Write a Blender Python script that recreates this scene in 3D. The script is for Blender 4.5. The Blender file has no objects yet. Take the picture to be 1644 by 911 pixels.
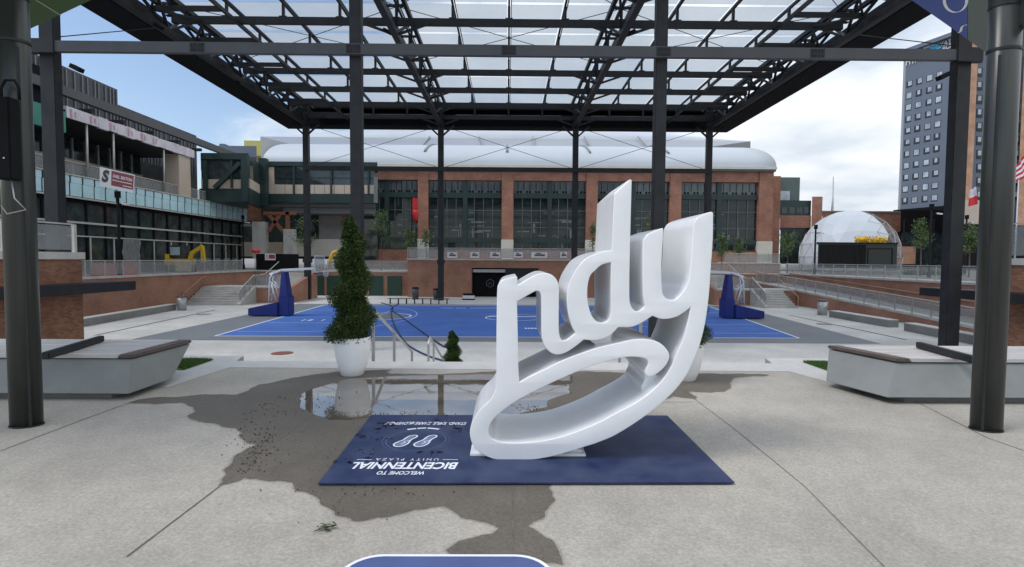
import bpy, bmesh, math, random
from mathutils import Vector, Matrix, noise
from mathutils.geometry import tessellate_polygon
random.seed(7)
R = math.radians
sc = bpy.context.scene
# ------------------------------------------------------------------ camera
F = 850.0                                   # focal length in pixels of the 1644 px wide photograph
cy = Vector((-7.0, 38.5, -F)).normalized()
up0 = Vector((0.0059, 1, 0))
cz = (up0 - up0.dot(cy) * cy).normalized()
cx = cy.cross(cz)
ROT = Matrix((cx, cy, cz))
CAM = Vector((0, 0, 1.6))
cd = bpy.data.cameras.new('camera'); cam = bpy.data.objects.new('camera', cd)
sc.collection.objects.link(cam)
cam.matrix_world = Matrix.Translation(CAM) @ ROT.to_4x4()
cd.sensor_width = 36; cd.lens = 36 * F / 1644; cd.clip_end = 3000; cd.clip_start = 0.05
sc.camera = cam
# ------------------------------------------------------------------ light
SUN_EL, SUN_AZ = 54, -108                    # azimuth from +Y towards +X
w = bpy.data.worlds.new('World'); sc.world = w; w.use_nodes = True
nt = w.node_tree; N = nt.nodes; L = nt.links
bg = N['Background']; bg.inputs['Strength'].default_value = 0.125
sky = N.new('ShaderNodeTexSky'); sky.sky_type = 'NISHITA'; sky.sun_disc = False
sky.sun_elevation = R(SUN_EL); sky.sun_rotation = R(SUN_AZ); sky.air_density = 1.0; sky.dust_density = 1.2
tc = N.new('ShaderNodeTexCoord'); sep = N.new('ShaderNodeSeparateXYZ'); L.new(tc.outputs['Generated'], sep.inputs[0])
def wmath(op, a, b=None, c=None):
    m = N.new('ShaderNodeMath'); m.operation = op
    for i, v in enumerate((a, b, c)):
        if v is None: continue
        if isinstance(v, (int, float)): m.inputs[i].default_value = v
        else: L.new(v, m.inputs[i])
    return m.outputs[0]
zz = wmath('ADD', wmath('MAXIMUM', sep.outputs[2], 0.0), 0.22)
cmb = N.new('ShaderNodeCombineXYZ')
L.new(wmath('DIVIDE', sep.outputs[0], zz), cmb.inputs[0]); L.new(wmath('DIVIDE', sep.outputs[1], zz), cmb.inputs[1])
cn = N.new('ShaderNodeTexNoise'); L.new(cmb.outputs[0], cn.inputs['Vector'])
cn.inputs['Scale'].default_value = 1.15; cn.inputs['Detail'].default_value = 9; cn.inputs['Roughness'].default_value = 0.56; cn.inputs['Distortion'].default_value = 0.25
bias = wmath('MULTIPLY_ADD', sep.outputs[0], 0.30, cn.outputs[0])
mr = N.new('ShaderNodeMapRange'); L.new(bias, mr.inputs[0]); mr.inputs[1].default_value = 0.38; mr.inputs[2].default_value = 0.60; mr.interpolation_type = 'SMOOTHSTEP'
cn2 = N.new('ShaderNodeTexNoise'); L.new(cmb.outputs[0], cn2.inputs['Vector']); cn2.inputs['Scale'].default_value = 2.6; cn2.inputs['Detail'].default_value = 8
cr = N.new('ShaderNodeValToRGB'); L.new(cn2.outputs[0], cr.inputs[0])
cr.color_ramp.elements[0].position = 0.35; cr.color_ramp.elements[0].color = (6.6, 7.3, 8.1, 1)
cr.color_ramp.elements[1].position = 0.65; cr.color_ramp.elements[1].color = (9.6, 9.9, 10.2, 1)
mx = N.new('ShaderNodeMix'); mx.data_type = 'RGBA'
skm = N.new('ShaderNodeVectorMath'); skm.operation = 'SCALE'; L.new(sky.outputs[0], skm.inputs[0]); skm.inputs['Scale'].default_value = 1.45
cb3 = N.new('ShaderNodeVectorMath'); cb3.operation = 'SCALE'; L.new(cr.outputs[0], cb3.inputs[0])
L.new(wmath('MULTIPLY_ADD', wmath('MAXIMUM', sep.outputs[2], 0.0), 0.45, 0.86), cb3.inputs['Scale'])      # cloud is brighter overhead
L.new(mr.outputs[0], mx.inputs[0]); L.new(skm.outputs[0], mx.inputs[6]); L.new(cb3.outputs[0], mx.inputs[7])
L.new(mx.outputs[2], bg.inputs['Color'])
sd = bpy.data.lights.new('sun', 'SUN'); sd.energy = 1.75; sd.angle = R(24); sd.color = (1.0, 0.985, 0.96)
so = bpy.data.objects.new('sun', sd); sc.collection.objects.link(so)
sv = Vector((math.sin(R(SUN_AZ)) * math.cos(R(SUN_EL)), math.cos(R(SUN_AZ)) * math.cos(R(SUN_EL)), math.sin(R(SUN_EL))))
so.rotation_euler = sv.to_track_quat('Z', 'Y').to_euler(); so.location = (0, 0, 40)
sc.view_settings.view_transform = 'Standard'; sc.view_settings.look = 'None'; sc.view_settings.gamma = 1
sc.view_settings.exposure = -0.08
sc.render.engine = 'CYCLES'
sc.render.resolution_x = 1024; sc.render.resolution_y = 567
sc.cycles.transparent_max_bounces = 24

# ------------------------------------------------------------------ measuring helpers (photo pixel -> point on a plane)
def ray(px, py): return ROT @ Vector((px - 822.0, 455.5 - py, -F))
def G(px, py, z=0.0):
    r = ray(px, py); return CAM + r * ((z - CAM.z) / r.z)
def D(px, py, y):
    r = ray(px, py); return CAM + r * (y / r.y)
def XP(px, py, x):
    r = ray(px, py); return CAM + r * (x / r.x)

# ------------------------------------------------------------------ materials
def newmat(name):
    m = bpy.data.materials.new(name); m.use_nodes = True
    return m, m.node_tree.nodes, m.node_tree.links, m.node_tree.nodes['Principled BSDF']
def mat(name, col, rough=0.6, metal=0.0, var=0.12, scale=3.0, bump=0.0, bscale=60, spec=0.5, vscale=(1, 1, 1), col2=None, coat=0):
    m, n, l, b = newmat(name)
    b.inputs['Roughness'].default_value = rough; b.inputs['Metallic'].default_value = metal
    b.inputs['Specular IOR Level'].default_value = spec
    if coat: b.inputs['Coat Weight'].default_value = coat; b.inputs['Coat Roughness'].default_value = 0.08
    g = n.new('ShaderNodeNewGeometry'); mp = n.new('ShaderNodeMapping'); l.new(g.outputs['Position'], mp.inputs[0]); mp.inputs['Scale'].default_value = vscale
    t = n.new('ShaderNodeTexNoise'); l.new(mp.outputs[0], t.inputs['Vector']); t.inputs['Scale'].default_value = scale; t.inputs['Detail'].default_value = 8; t.inputs['Roughness'].default_value = 0.65
    r = n.new('ShaderNodeValToRGB'); l.new(t.outputs[0], r.inputs[0])
    c2 = col2 or tuple(min(1, c * (1 + var)) for c in col); c1 = tuple(c * (1 - var) for c in col)
    r.color_ramp.elements[0].position = 0.3; r.color_ramp.elements[1].position = 0.7
    r.color_ramp.elements[0].color = (*c1, 1); r.color_ramp.elements[1].color = (*c2, 1)
    l.new(r.outputs[0], b.inputs['Base Color'])
    if bump:
        t2 = n.new('ShaderNodeTexNoise'); l.new(g.outputs['Position'], t2.inputs['Vector']); t2.inputs['Scale'].default_value = bscale; t2.inputs['Detail'].default_value = 5
        bp = n.new('ShaderNodeBump'); bp.inputs['Strength'].default_value = bump; bp.inputs['Distance'].default_value = 0.01
        l.new(t2.outputs[0], bp.inputs['Height']); l.new(bp.outputs[0], b.inputs['Normal'])
    return m
def brickmat(name, c1, c2, mortar, bw=0.203, bh=0.068):
    m, n, l, b = newmat(name); b.inputs['Roughness'].default_value = 0.85; b.inputs['Specular IOR Level'].default_value = 0.2
    g = n.new('ShaderNodeNewGeometry'); s = n.new('ShaderNodeSeparateXYZ'); l.new(g.outputs['Position'], s.inputs[0])
    a = n.new('ShaderNodeMath'); a.operation = 'ADD'; l.new(s.outputs[0], a.inputs[0]); l.new(s.outputs[1], a.inputs[1])
    c = n.new('ShaderNodeCombineXYZ'); l.new(a.outputs[0], c.inputs[0]); l.new(s.outputs[2], c.inputs[1])
    t = n.new('ShaderNodeTexBrick'); l.new(c.outputs[0], t.inputs['Vector']); t.inputs['Scale'].default_value = 1
    t.inputs['Brick Width'].default_value = bw; t.inputs['Row Height'].default_value = bh; t.inputs['Mortar Size'].default_value = 0.007; t.inputs['Mortar Smooth'].default_value = 0.3
    t.inputs['Color1'].default_value = (*c1, 1); t.inputs['Color2'].default_value = (*c2, 1); t.inputs['Mortar'].default_value = (*mortar, 1)
    t2 = n.new('ShaderNodeTexNoise'); l.new(g.outputs['Position'], t2.inputs['Vector']); t2.inputs['Scale'].default_value = 0.7; t2.inputs['Detail'].default_value = 8
    mr = n.new('ShaderNodeMapRange'); l.new(t2.outputs[0], mr.inputs[0]); mr.inputs[1].default_value = 0.3; mr.inputs[2].default_value = 0.7; mr.inputs[3].default_value = 0.78; mr.inputs[4].default_value = 1.15
    mm = n.new('ShaderNodeVectorMath'); mm.operation = 'SCALE'; l.new(t.outputs[0], mm.inputs[0]); l.new(mr.outputs[0], mm.inputs['Scale'])
    l.new(mm.outputs[0], b.inputs['Base Color'])
    bp = n.new('ShaderNodeBump'); bp.inputs['Strength'].default_value = 0.4; bp.inputs['Distance'].default_value = 0.01; bp.invert = True
    l.new(t.outputs['Fac'], bp.inputs['Height']); l.new(bp.outputs[0], b.inputs['Normal'])
    return m
def concrete(name, base, wet=1.0, rough=0.85, speck=0.5, stain=0.25):
    """exposed aggregate: broad stains, medium mottling, fine stones"""
    m, n, l, b = newmat(name); b.inputs['Roughness'].default_value = rough
    g = n.new('ShaderNodeNewGeometry')
    def nz(s, d=6, ro=0.6):
        t = n.new('ShaderNodeTexNoise'); l.new(g.outputs['Position'], t.inputs['Vector']); t.inputs['Scale'].default_value = s; t.inputs['Detail'].default_value = d; t.inputs['Roughness'].default_value = ro; return t.outputs[0]
    def rng(v, lo, hi, a=0.3, c=0.7):
        r = n.new('ShaderNodeMapRange'); l.new(v, r.inputs[0]); r.inputs[1].default_value = a; r.inputs[2].default_value = c; r.inputs[3].default_value = lo; r.inputs[4].default_value = hi; return r.outputs[0]
    def mul(a, c):
        r = n.new('ShaderNodeMath'); r.operation = 'MULTIPLY'; l.new(a, r.inputs[0]); l.new(c, r.inputs[1]); return r.outputs[0]
    v = mul(rng(nz(0.55, 8), 1 - stain, 1 + stain * 0.5), rng(nz(4.5, 8, 0.7), 0.9, 1.08))
    v = mul(v, rng(nz(38, 4, 0.7), 1 - speck * 0.35, 1 + speck * 0.3))
    vo = n.new('ShaderNodeTexVoronoi'); l.new(g.outputs['Position'], vo.inputs['Vector']); vo.inputs['Scale'].default_value = 85
    sp = n.new('ShaderNodeSeparateColor'); l.new(vo.outputs['Color'], sp.inputs[0])
    v = mul(v, rng(sp.outputs[0], 1 - speck * 0.3, 1 + speck * 0.28, 0.0, 1.0))
    v = mul(v, rng(nz(0.17, 3), 0.90, 1.08))
    v2 = n.new('ShaderNodeTexVoronoi'); l.new(g.outputs['Position'], v2.inputs['Vector']); v2.inputs['Scale'].default_value = 2.3
    v = mul(v, rng(v2.outputs['Distance'], 0.78, 1.0, 0.028, 0.045))
    mm = n.new('ShaderNodeVectorMath'); mm.operation = 'SCALE'
    mm.inputs[0].default_value = tuple(c * wet for c in base); l.new(v, mm.inputs['Scale']); l.new(mm.outputs[0], b.inputs['Base Color'])
    bp = n.new('ShaderNodeBump'); bp.inputs['Strength'].default_value = 0.25 * speck; bp.inputs['Distance'].default_value = 0.006
    l.new(sp.outputs[0], bp.inputs['Height']); l.new(bp.outputs[0], b.inputs['Normal'])
    return m
def screen(name, col, alpha, rough=0.4, metal=0.2):
    """see-through mesh or glass: part of the light passes"""
    m, n, l, b = newmat(name); b.inputs['Base Color'].default_value = (*col, 1); b.inputs['Roughness'].default_value = rough; b.inputs['Metallic'].default_value = metal
    b.inputs['Alpha'].default_value = alpha
    t = n.new('ShaderNodeTexNoise'); g = n.new('ShaderNodeNewGeometry'); l.new(g.outputs['Position'], t.inputs['Vector']); t.inputs['Scale'].default_value = 0.8; t.inputs['Detail'].default_value = 6
    mr = n.new('ShaderNodeMapRange'); l.new(t.outputs[0], mr.inputs[0]); mr.inputs[3].default_value = alpha * 0.75; mr.inputs[4].default_value = min(1, alpha * 1.25); l.new(mr.outputs[0], b.inputs['Alpha'])
    return m
def glazing(name, c1, c2, rough=0.05, scale=0.6, spec=0.5, vs=(1, 1, 1)):
    m = mat(name, c1, rough, 0, 0, scale, col2=c2, spec=spec, vscale=vs); return m

M = {}
M['plaza'] = concrete('plaza_aggregate', (0.40, 0.372, 0.325), 1, 0.85, 0.42, 0.22)
M['wet'] = concrete('wet_aggregate', (0.50, 0.43, 0.34), 0.27, 0.6, 0.5, 0.35)
M['damp'] = concrete('damp_aggregate', (0.40, 0.365, 0.31), 0.80, 0.8, 0.42, 0.22)
M['kerb'] = concrete('pale_kerb_concrete', (0.52, 0.515, 0.50), 1, 0.8, 0.15, 0.1)
M['court_paving'] = concrete('court_paving_concrete', (0.53, 0.525, 0.50), 1, 0.85, 0.2, 0.16)
M['terrace'] = concrete('terrace_concrete', (0.27, 0.26, 0.245), 1, 0.85, 0.3, 0.2)
M['bench_conc'] = mat('bench_concrete', (0.20, 0.212, 0.204), 0.65, 0, 0.14, 1.6, 0.12, 25)
M['conc'] = mat('cast_concrete', (0.44, 0.43, 0.40), 0.8, 0, 0.2, 1.2, 0.2, 20)
M['conc_dark'] = mat('grey_concrete', (0.22, 0.215, 0.20), 0.85, 0, 0.2, 0.6)
M['joint'] = mat('joint_sealant', (0.13, 0.115, 0.095), 0.9, 0, 0.4, 9)
M['blue_court'] = mat('court_blue_paint', (0.066, 0.148, 0.43), 0.8, 0, 0.14, 0.5, spec=0.2)
M['grey_court'] = mat('court_grey_paint', (0.16, 0.175, 0.19), 0.7, 0, 0.1, 0.5)
M['line'] = mat('court_white_paint', (0.72, 0.78, 0.88), 0.6, 0, 0.05)
M['line_faint'] = mat('court_pale_blue_paint', (0.28, 0.40, 0.78), 0.6, 0, 0.05)
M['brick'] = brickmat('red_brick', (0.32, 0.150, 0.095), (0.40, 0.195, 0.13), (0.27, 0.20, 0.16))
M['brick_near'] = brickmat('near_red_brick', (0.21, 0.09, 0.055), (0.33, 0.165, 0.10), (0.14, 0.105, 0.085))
M['brick_arena'] = brickmat('arena_brick', (0.30, 0.145, 0.098), (0.36, 0.18, 0.125), (0.30, 0.18, 0.135), 0.4, 0.2)
M['brick_orange'] = brickmat('orange_brick', (0.50, 0.29, 0.19), (0.54, 0.32, 0.21), (0.48, 0.30, 0.21), 0.4, 0.2)
M['white'] = mat('gloss_white_paint', (0.84, 0.85, 0.855), 0.30, 0, 0.045, 3.5, coat=0.35)
M['planter'] = mat('white_planter_plastic', (0.86, 0.865, 0.865), 0.4, 0, 0.03, 4)
M['soil'] = mat('soil', (0.03, 0.02, 0.012), 1, 0, 0.5, 40)
M['steel'] = mat('dark_steel_paint', (0.020, 0.021, 0.023), 0.5, 0.0, 0.35, 1.6, spec=0.3)
M['steel_near'] = mat('charcoal_column_paint', (0.036, 0.040, 0.037), 0.32, 0.2, 0.45, 1.3, vscale=(6, 6, 0.35))
M['steel_mid'] = mat('grey_steel_paint', (0.055, 0.057, 0.062), 0.45, 0.0, 0.15, 0.8)
M['black'] = mat('black_paint', (0.008, 0.008, 0.009), 0.8, 0, 0.3, 2, spec=0.15)
M['galv'] = mat('galvanised_rail', (0.42, 0.42, 0.41), 0.4, 0.5, 0.12, 3)
M['rail_cap'] = mat('pale_rail', (0.52, 0.50, 0.46), 0.5, 0.2, 0.1, 2)
M['copper'] = mat('copper_handrail', (0.50, 0.27, 0.19), 0.4, 0.3, 0.15, 2)
M['mesh'] = screen('perforated_screen', (0.36, 0.38, 0.38), 0.42)
M['mat_navy'] = mat('navy_vinyl', (0.013, 0.026, 0.105), 0.42, 0, 0.3, 3.2, 0.05, 14, spec=0.3, col2=(0.045, 0.062, 0.125))
M['ink'] = mat('white_print', (0.78, 0.80, 0.85), 0.5, 0, 0.05)
M['ink_faint'] = mat('faded_print', (0.16, 0.20, 0.34), 0.5, 0, 0.3, 12)
M['navy_paint'] = mat('deep_blue_padding', (0.008, 0.022, 0.17), 0.45, 0, 0.12, 1.5)
M['hoop_white'] = mat('hoop_white_paint', (0.66, 0.69, 0.72), 0.4, 0, 0.05)
M['orange'] = mat('orange_rim', (0.6, 0.12, 0.03), 0.5)
M['arena_white'] = mat('white_roof_membrane', (0.47, 0.51, 0.55), 0.5, 0, 0.05, 0.15, vscale=(1, 1, 1))
M['arena_grey'] = mat('grey_roof_membrane', (0.27, 0.29, 0.325), 0.5, 0, 0.06, 0.1)
M['arena_side'] = mat('grey_roof_side', (0.26, 0.27, 0.28), 0.6, 0, 0.06, 0.1)
M['green_steel'] = mat('dark_green_steel', (0.014, 0.034, 0.032), 0.5, 0, 0.15, 0.4)
M['green_roof'] = mat('grey_green_cladding', (0.085, 0.12, 0.11), 0.5, 0, 0.1, 0.4)
M['green_sheath'] = mat('green_sheathing', (0.035, 0.20, 0.15), 0.6, 0, 0.15, 0.5)
M['green_door'] = mat('green_door_paint', (0.012, 0.045, 0.03), 0.45, 0, 0.1)
M['glass_dark'] = glazing('dark_glazing', (0.012, 0.018, 0.02), (0.06, 0.08, 0.08), 0.05, 0.9, 0.6)  # lighter grey-green patches paint reflections into the glass
M['wet_film'] = mat('wet_navy_film', (0.003, 0.006, 0.022), 0.12, 0, 0.3, 9)
M['glass_busy'] = glazing('busy_dark_glazing', (0.003, 0.005, 0.006), (0.03, 0.042, 0.043), 0.08, 0.9, vs=(0.5, 1, 1.6))
M['glass_pale'] = glazing('pale_glazing', (0.07, 0.085, 0.09), (0.14, 0.16, 0.165), 0.1, 1.6, vs=(1.6, 1, 0.4))  # pale mottling stands in for a reflection across the upper arena panes
M['glass_hotel'] = glazing('hotel_pane', (0.22, 0.27, 0.32), (0.6, 0.66, 0.70), 0.1, 0.35)
M['louver'] = mat('grey_louver', (0.16, 0.17, 0.17), 0.6)
M['tan'] = mat('tan_panel', (0.50, 0.42, 0.34), 0.7, 0, 0.07, 0.5)
M['cream'] = mat('cream_stone', (0.58, 0.54, 0.47), 0.8, 0, 0.08, 0.6)
M['cyan'] = mat('pale_blue_insulation', (0.46, 0.68, 0.74), 0.6, 0, 0.14, 0.9, vscale=(1, 1, 1))
M['rib'] = mat('black_ribbed_cladding', (0.045, 0.048, 0.052), 0.4, 0.3, 0.3, 1.5)
M['rib_edge'] = mat('ribbed_cladding_edge', (0.22, 0.23, 0.25), 0.4, 0.3, 0.1)
M['wrap'] = mat('white_wrap_film', (0.58, 0.55, 0.60), 0.5, 0, 0.22, 1.2)
M['maroon'] = mat('maroon_sign_face', (0.22, 0.05, 0.06), 0.5)
M['sign_white'] = mat('white_sign_face', (0.68, 0.66, 0.66), 0.5, 0, 0.03)
M['hotel_grey'] = mat('slate_cladding', (0.13, 0.158, 0.205), 0.6, 0, 0.06, 0.2)
M['hotel_pale'] = mat('pale_slate_cladding', (0.30, 0.33, 0.36), 0.6, 0, 0.06, 0.2)
M['frame_black'] = mat('black_window_frame', (0.02, 0.022, 0.025), 0.5)
M['cyan_logo'] = mat('cyan_logo', (0.05, 0.36, 0.62), 0.5)
M['yellow'] = mat('machine_yellow', (0.62, 0.40, 0.02), 0.45, 0, 0.1, 2)
M['yellow_pale'] = mat('pale_yellow_panel', (0.52, 0.46, 0.13), 0.6)
M['wood'] = mat('weathered_wood_slat', (0.50, 0.48, 0.46), 0.7, 0, 0.2, 2.0, 0.15, 20, vscale=(0.7, 8, 8))
M['wood_edge'] = mat('brown_wood_trim', (0.10, 0.075, 0.065), 0.6, 0, 0.3, 2.0, vscale=(8, 1, 8))
M['grass'] = mat('artificial_grass', (0.06, 0.13, 0.022), 0.9, 0, 0.4, 30, 0.8, 120)
M['leaf_dark'] = mat('topiary_leaf', (0.012, 0.03, 0.007), 0.6, 0, 0.5, 9, col2=(0.065, 0.11, 0.024), spec=0.2)
M['leaf_young'] = mat('young_tree_leaf', (0.045, 0.085, 0.02), 0.6, 0, 0.4, 2, col2=(0.10, 0.17, 0.045))
M['bark'] = mat('bark', (0.09, 0.07, 0.055), 0.9, 0, 0.3, 12)
M['dirt'] = mat('wet_dirt', (0.055, 0.040, 0.028), 0.8, 0, 0.5, 30)
M['red'] = mat('red_fabric', (0.55, 0.02, 0.03), 0.6)
M['shade_green'] = mat('green_shade_panel', (0.03, 0.075, 0.012), 0.7, 0, 0.1, 0.8)
M['shade_blue'] = mat('blue_shade_panel', (0.018, 0.055, 0.30), 0.5, 0, 0.1, 0.8)
M['rust'] = mat('rusty_cover', (0.22, 0.08, 0.045), 0.8, 0, 0.3, 12)
M['tape'] = mat('blue_cable_jacket', (0.025, 0.035, 0.10), 0.6)
def water():
    m, n, l, b = newmat('puddle_water'); b.inputs['Roughness'].default_value = 0.02; b.inputs['IOR'].default_value = 3.2
    g = n.new('ShaderNodeNewGeometry'); t = n.new('ShaderNodeTexNoise'); l.new(g.outputs['Position'], t.inputs['Vector']); t.inputs['Scale'].default_value = 2.5; t.inputs['Detail'].default_value = 8
    r = n.new('ShaderNodeValToRGB'); l.new(t.outputs[0], r.inputs[0]); r.color_ramp.elements[0].position = 0.35; r.color_ramp.elements[1].position = 0.7
    r.color_ramp.elements[0].color = (0.11, 0.085, 0.065, 1); r.color_ramp.elements[1].color = (0.19, 0.16, 0.13, 1); l.new(r.outputs[0], b.inputs['Base Color'])
    t2 = n.new('ShaderNodeTexNoise'); l.new(g.outputs['Position'], t2.inputs['Vector']); t2.inputs['Scale'].default_value = 5
    bp = n.new('ShaderNodeBump'); bp.inputs['Strength'].default_value = 0.02; bp.inputs['Distance'].default_value = 0.01; l.new(t2.outputs[0], bp.inputs['Height']); l.new(bp.outputs[0], b.inputs['Normal'])
    return m
M['water'] = water()
def roofglass():
    m = bpy.data.materials.new('frosted_roof_panel'); m.use_nodes = True; n = m.node_tree.nodes; l = m.node_tree.links; n.remove(n['Principled BSDF'])
    tr = n.new('ShaderNodeBsdfTransparent'); tr.inputs[0].default_value = (0.76, 0.785, 0.80, 1)
    tl = n.new('ShaderNodeBsdfTranslucent'); tl.inputs[0].default_value = (0.60, 0.62, 0.63, 1)
    g = n.new('ShaderNodeNewGeometry'); t = n.new('ShaderNodeTexNoise'); l.new(g.outputs['Position'], t.inputs['Vector']); t.inputs['Scale'].default_value = 0.35; t.inputs['Detail'].default_value = 6
    mr = n.new('ShaderNodeMapRange'); l.new(t.outputs[0], mr.inputs[0]); mr.inputs[3].default_value = 0.30; mr.inputs[4].default_value = 0.58
    mx = n.new('ShaderNodeMixShader'); l.new(mr.outputs[0], mx.inputs[0]); l.new(tr.outputs[0], mx.inputs[1]); l.new(tl.outputs[0], mx.inputs[2])
    l.new(mx.outputs[0], n['Material Output'].inputs[0]); return m
M['roofglass'] = roofglass()

# ------------------------------------------------------------------ building helpers
C = sc.collection
def BM(): return bmesh.new()
def box(bm, x0, x1, y0, y1, z0, z1):
    v = [bm.verts.new(p) for p in ((x0, y0, z0), (x1, y0, z0), (x1, y1, z0), (x0, y1, z0), (x0, y0, z1), (x1, y0, z1), (x1, y1, z1), (x0, y1, z1))]
    for f in ((0, 3, 2, 1), (4, 5, 6, 7), (0, 1, 5, 4), (1, 2, 6, 5), (2, 3, 7, 6), (3, 0, 4, 7)): bm.faces.new([v[i] for i in f])
    return bm
def hexa(bm, low, high):
    """solid between two quads with matching corner order"""
    v = [bm.verts.new(p) for p in low] + [bm.verts.new(p) for p in high]
    n = len(low)
    bm.faces.new(v[:n][::-1]); bm.faces.new(v[n:])
    for i in range(n): bm.faces.new([v[i], v[(i + 1) % n], v[n + (i + 1) % n], v[n + i]])
    return bm
def bar(bm, p0, p1, w, h=None, up=Vector((0, 0, 1))):
    h = h or w; p0 = Vector(p0); p1 = Vector(p1); d = (p1 - p0).normalized()
    if abs(d.dot(up)) > 0.99: up = Vector((0, 1, 0))
    s = d.cross(up).normalized() * (w / 2); u = s.cross(d).normalized() * (h / 2)
    return hexa(bm, [p0 - s - u, p0 + s - u, p0 + s + u, p0 - s + u], [p1 - s - u, p1 + s - u, p1 + s + u, p1 - s + u])
def tube(bm, pts, rad, seg=10, caps=True):
    pts = [Vector(p) for p in pts]; rings = []
    ref = None
    for i, p in enumerate(pts):
        d = (pts[min(i + 1, len(pts) - 1)] - pts[max(i - 1, 0)]).normalized()
        if ref is None: ref = Vector((0, 0, 1)) if abs(d.z) < 0.9 else Vector((0, 1, 0))
        s = d.cross(ref).normalized(); u = s.cross(d).normalized(); ref = u
        r = rad[i] if isinstance(rad, (list, tuple)) else rad
        rings.append([bm.verts.new(p + (s * math.cos(a) + u * math.sin(a)) * r) for a in (2 * math.pi * k / seg for k in range(seg))])
    for a, b in zip(rings, rings[1:]):
        for k in range(seg):
            f = bm.faces.new([a[k], a[(k + 1) % seg], b[(k + 1) % seg], b[k]]); f.smooth = True
    if caps: bm.faces.new(rings[0][::-1]); bm.faces.new(rings[-1])
    return bm
def lathe(bm, cx_, cy_, prof, seg=32, sx=1, sy=1, cap=True):
    rings = []
    for r, z in prof:
        rings.append([bm.verts.new((cx_ + r * sx * math.cos(2 * math.pi * k / seg), cy_ + r * sy * math.sin(2 * math.pi * k / seg), z)) for k in range(seg)])
    for a, b in zip(rings, rings[1:]):
        for k in range(seg):
            f = bm.faces.new([a[k], a[(k + 1) % seg], b[(k + 1) % seg], b[k]]); f.smooth = True
    if cap: bm.faces.new(rings[0][::-1]); bm.faces.new(rings[-1])
    return bm
def sheet(bm, pts, z=None, thick=0.0):
    """flat polygon (may be concave), optional thickness downwards"""
    pts = [Vector((p[0], p[1], p[2] if z is None else z)) for p in pts]
    tris = tessellate_polygon([pts]); v = [bm.verts.new(p) for p in pts]
    for t in tris:
        try:
            f = bm.faces.new([v[i] for i in t])
        except ValueError: pass
    if thick:
        lo = [bm.verts.new(p - Vector((0, 0, thick))) for p in pts]
        for t in tris:
            try: bm.faces.new([lo[i] for i in t][::-1])
            except ValueError: pass
        n = len(pts)
        for i in range(n): bm.faces.new([v[i], lo[i], lo[(i + 1) % n], v[(i + 1) % n]])
    return bm
def obj(name, bm, m, parent=None, smooth=False, fix=True, bevel=0):
    if fix: bmesh.ops.recalc_face_normals(bm, faces=bm.faces)
    if bevel:
        bmesh.ops.bevel(bm, geom=[e for e in bm.edges if len(e.link_faces) == 2 and e.calc_face_angle(0) > 0.5], offset=bevel, segments=2, affect='EDGES', clamp_overlap=True)
    me = bpy.data.meshes.new(name); bm.to_mesh(me); bm.free()
    me.materials.append(M[m] if isinstance(m, str) else m)
    o = bpy.data.objects.new(name, me); C.objects.link(o)
    if parent is None:
        xs = [v.co for v in me.vertices]
        c = Vector(((min(p.x for p in xs) + max(p.x for p in xs)) / 2, (min(p.y for p in xs) + max(p.y for p in xs)) / 2, min(p.z for p in xs)))
        me.transform(Matrix.Translation(-c)); o.location = c
    else:
        org = parent.get('_org'); org = Vector(org) if org else Vector(parent.location)
        me.transform(Matrix.Translation(-org)); o.parent = parent; o['_org'] = tuple(org)
    return o
def tag(o, label=None, cat=None, group=None, kind=None):
    if label: o['label'] = label
    if cat: o['category'] = cat
    if group: o['group'] = group
    if kind: o['kind'] = kind
    return o
def struct(name, bm, m, label=None, **k): return tag(obj(name, bm, m, **k), label, name.replace('_', ' '), None, 'structure')
def thing(name, label, cat, loc, group=None):
    o = bpy.data.objects.new(name, None); C.objects.link(o); o.location = loc; o['_org'] = tuple(loc)
    o.empty_display_size = 0.2
    return tag(o, label, cat, group)
def single(name, bm, m, label, cat, group=None, **k): return tag(obj(name, bm, m, **k), label, cat, group)
def dup(root, loc, label=None, scale=None):
    r = root.copy(); C.objects.link(r); r.location = loc
    if label: r['label'] = label
    if scale: r.scale = scale
    for ch in list(root.children):
        c = ch.copy(); C.objects.link(c); c.parent = r
        for g in list(ch.children):
            d = g.copy(); C.objects.link(d); d.parent = c
    return r
def textmesh(s, center, width, height, ux, uy, m, parent, name='lettering', shear=0.0, bold=0.0, spacing=1.0, lift=0.0, thick=0.0):
    """letters fitted in a width x height box around center; ux, uy are the unit directions of reading and letter tops"""
    cu = bpy.data.curves.new('t', 'FONT'); cu.body = s; cu.align_x = 'CENTER'; cu.align_y = 'CENTER'; cu.shear = shear; cu.offset = bold; cu.space_character = spacing; cu.resolution_u = 3
    if thick: cu.extrude = thick
    to = bpy.data.objects.new('t', cu); C.objects.link(to)
    me = bpy.data.meshes.new_from_object(to.evaluated_get(bpy.context.evaluated_depsgraph_get()))
    bpy.data.objects.remove(to); bpy.data.curves.remove(cu)
    xs = [v.co.x for v in me.vertices]; ys = [v.co.y for v in me.vertices]
    x0, x1, y0, y1 = min(xs), max(xs), min(ys), max(ys)
    bm = BM(); bm.from_mesh(me); bpy.data.meshes.remove(me)
    ux = Vector(ux).normalized(); uy = Vector(uy).normalized(); un = ux.cross(uy); center = Vector(center)
    for v in bm.verts:
        a = (v.co.x - (x0 + x1) / 2) / (x1 - x0) * width; b = (v.co.y - (y0 + y1) / 2) / (y1 - y0) * height
        v.co = center + ux * a + uy * b + un * (lift + v.co.z)
    return obj(name, bm, m, parent, fix=False)
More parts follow.
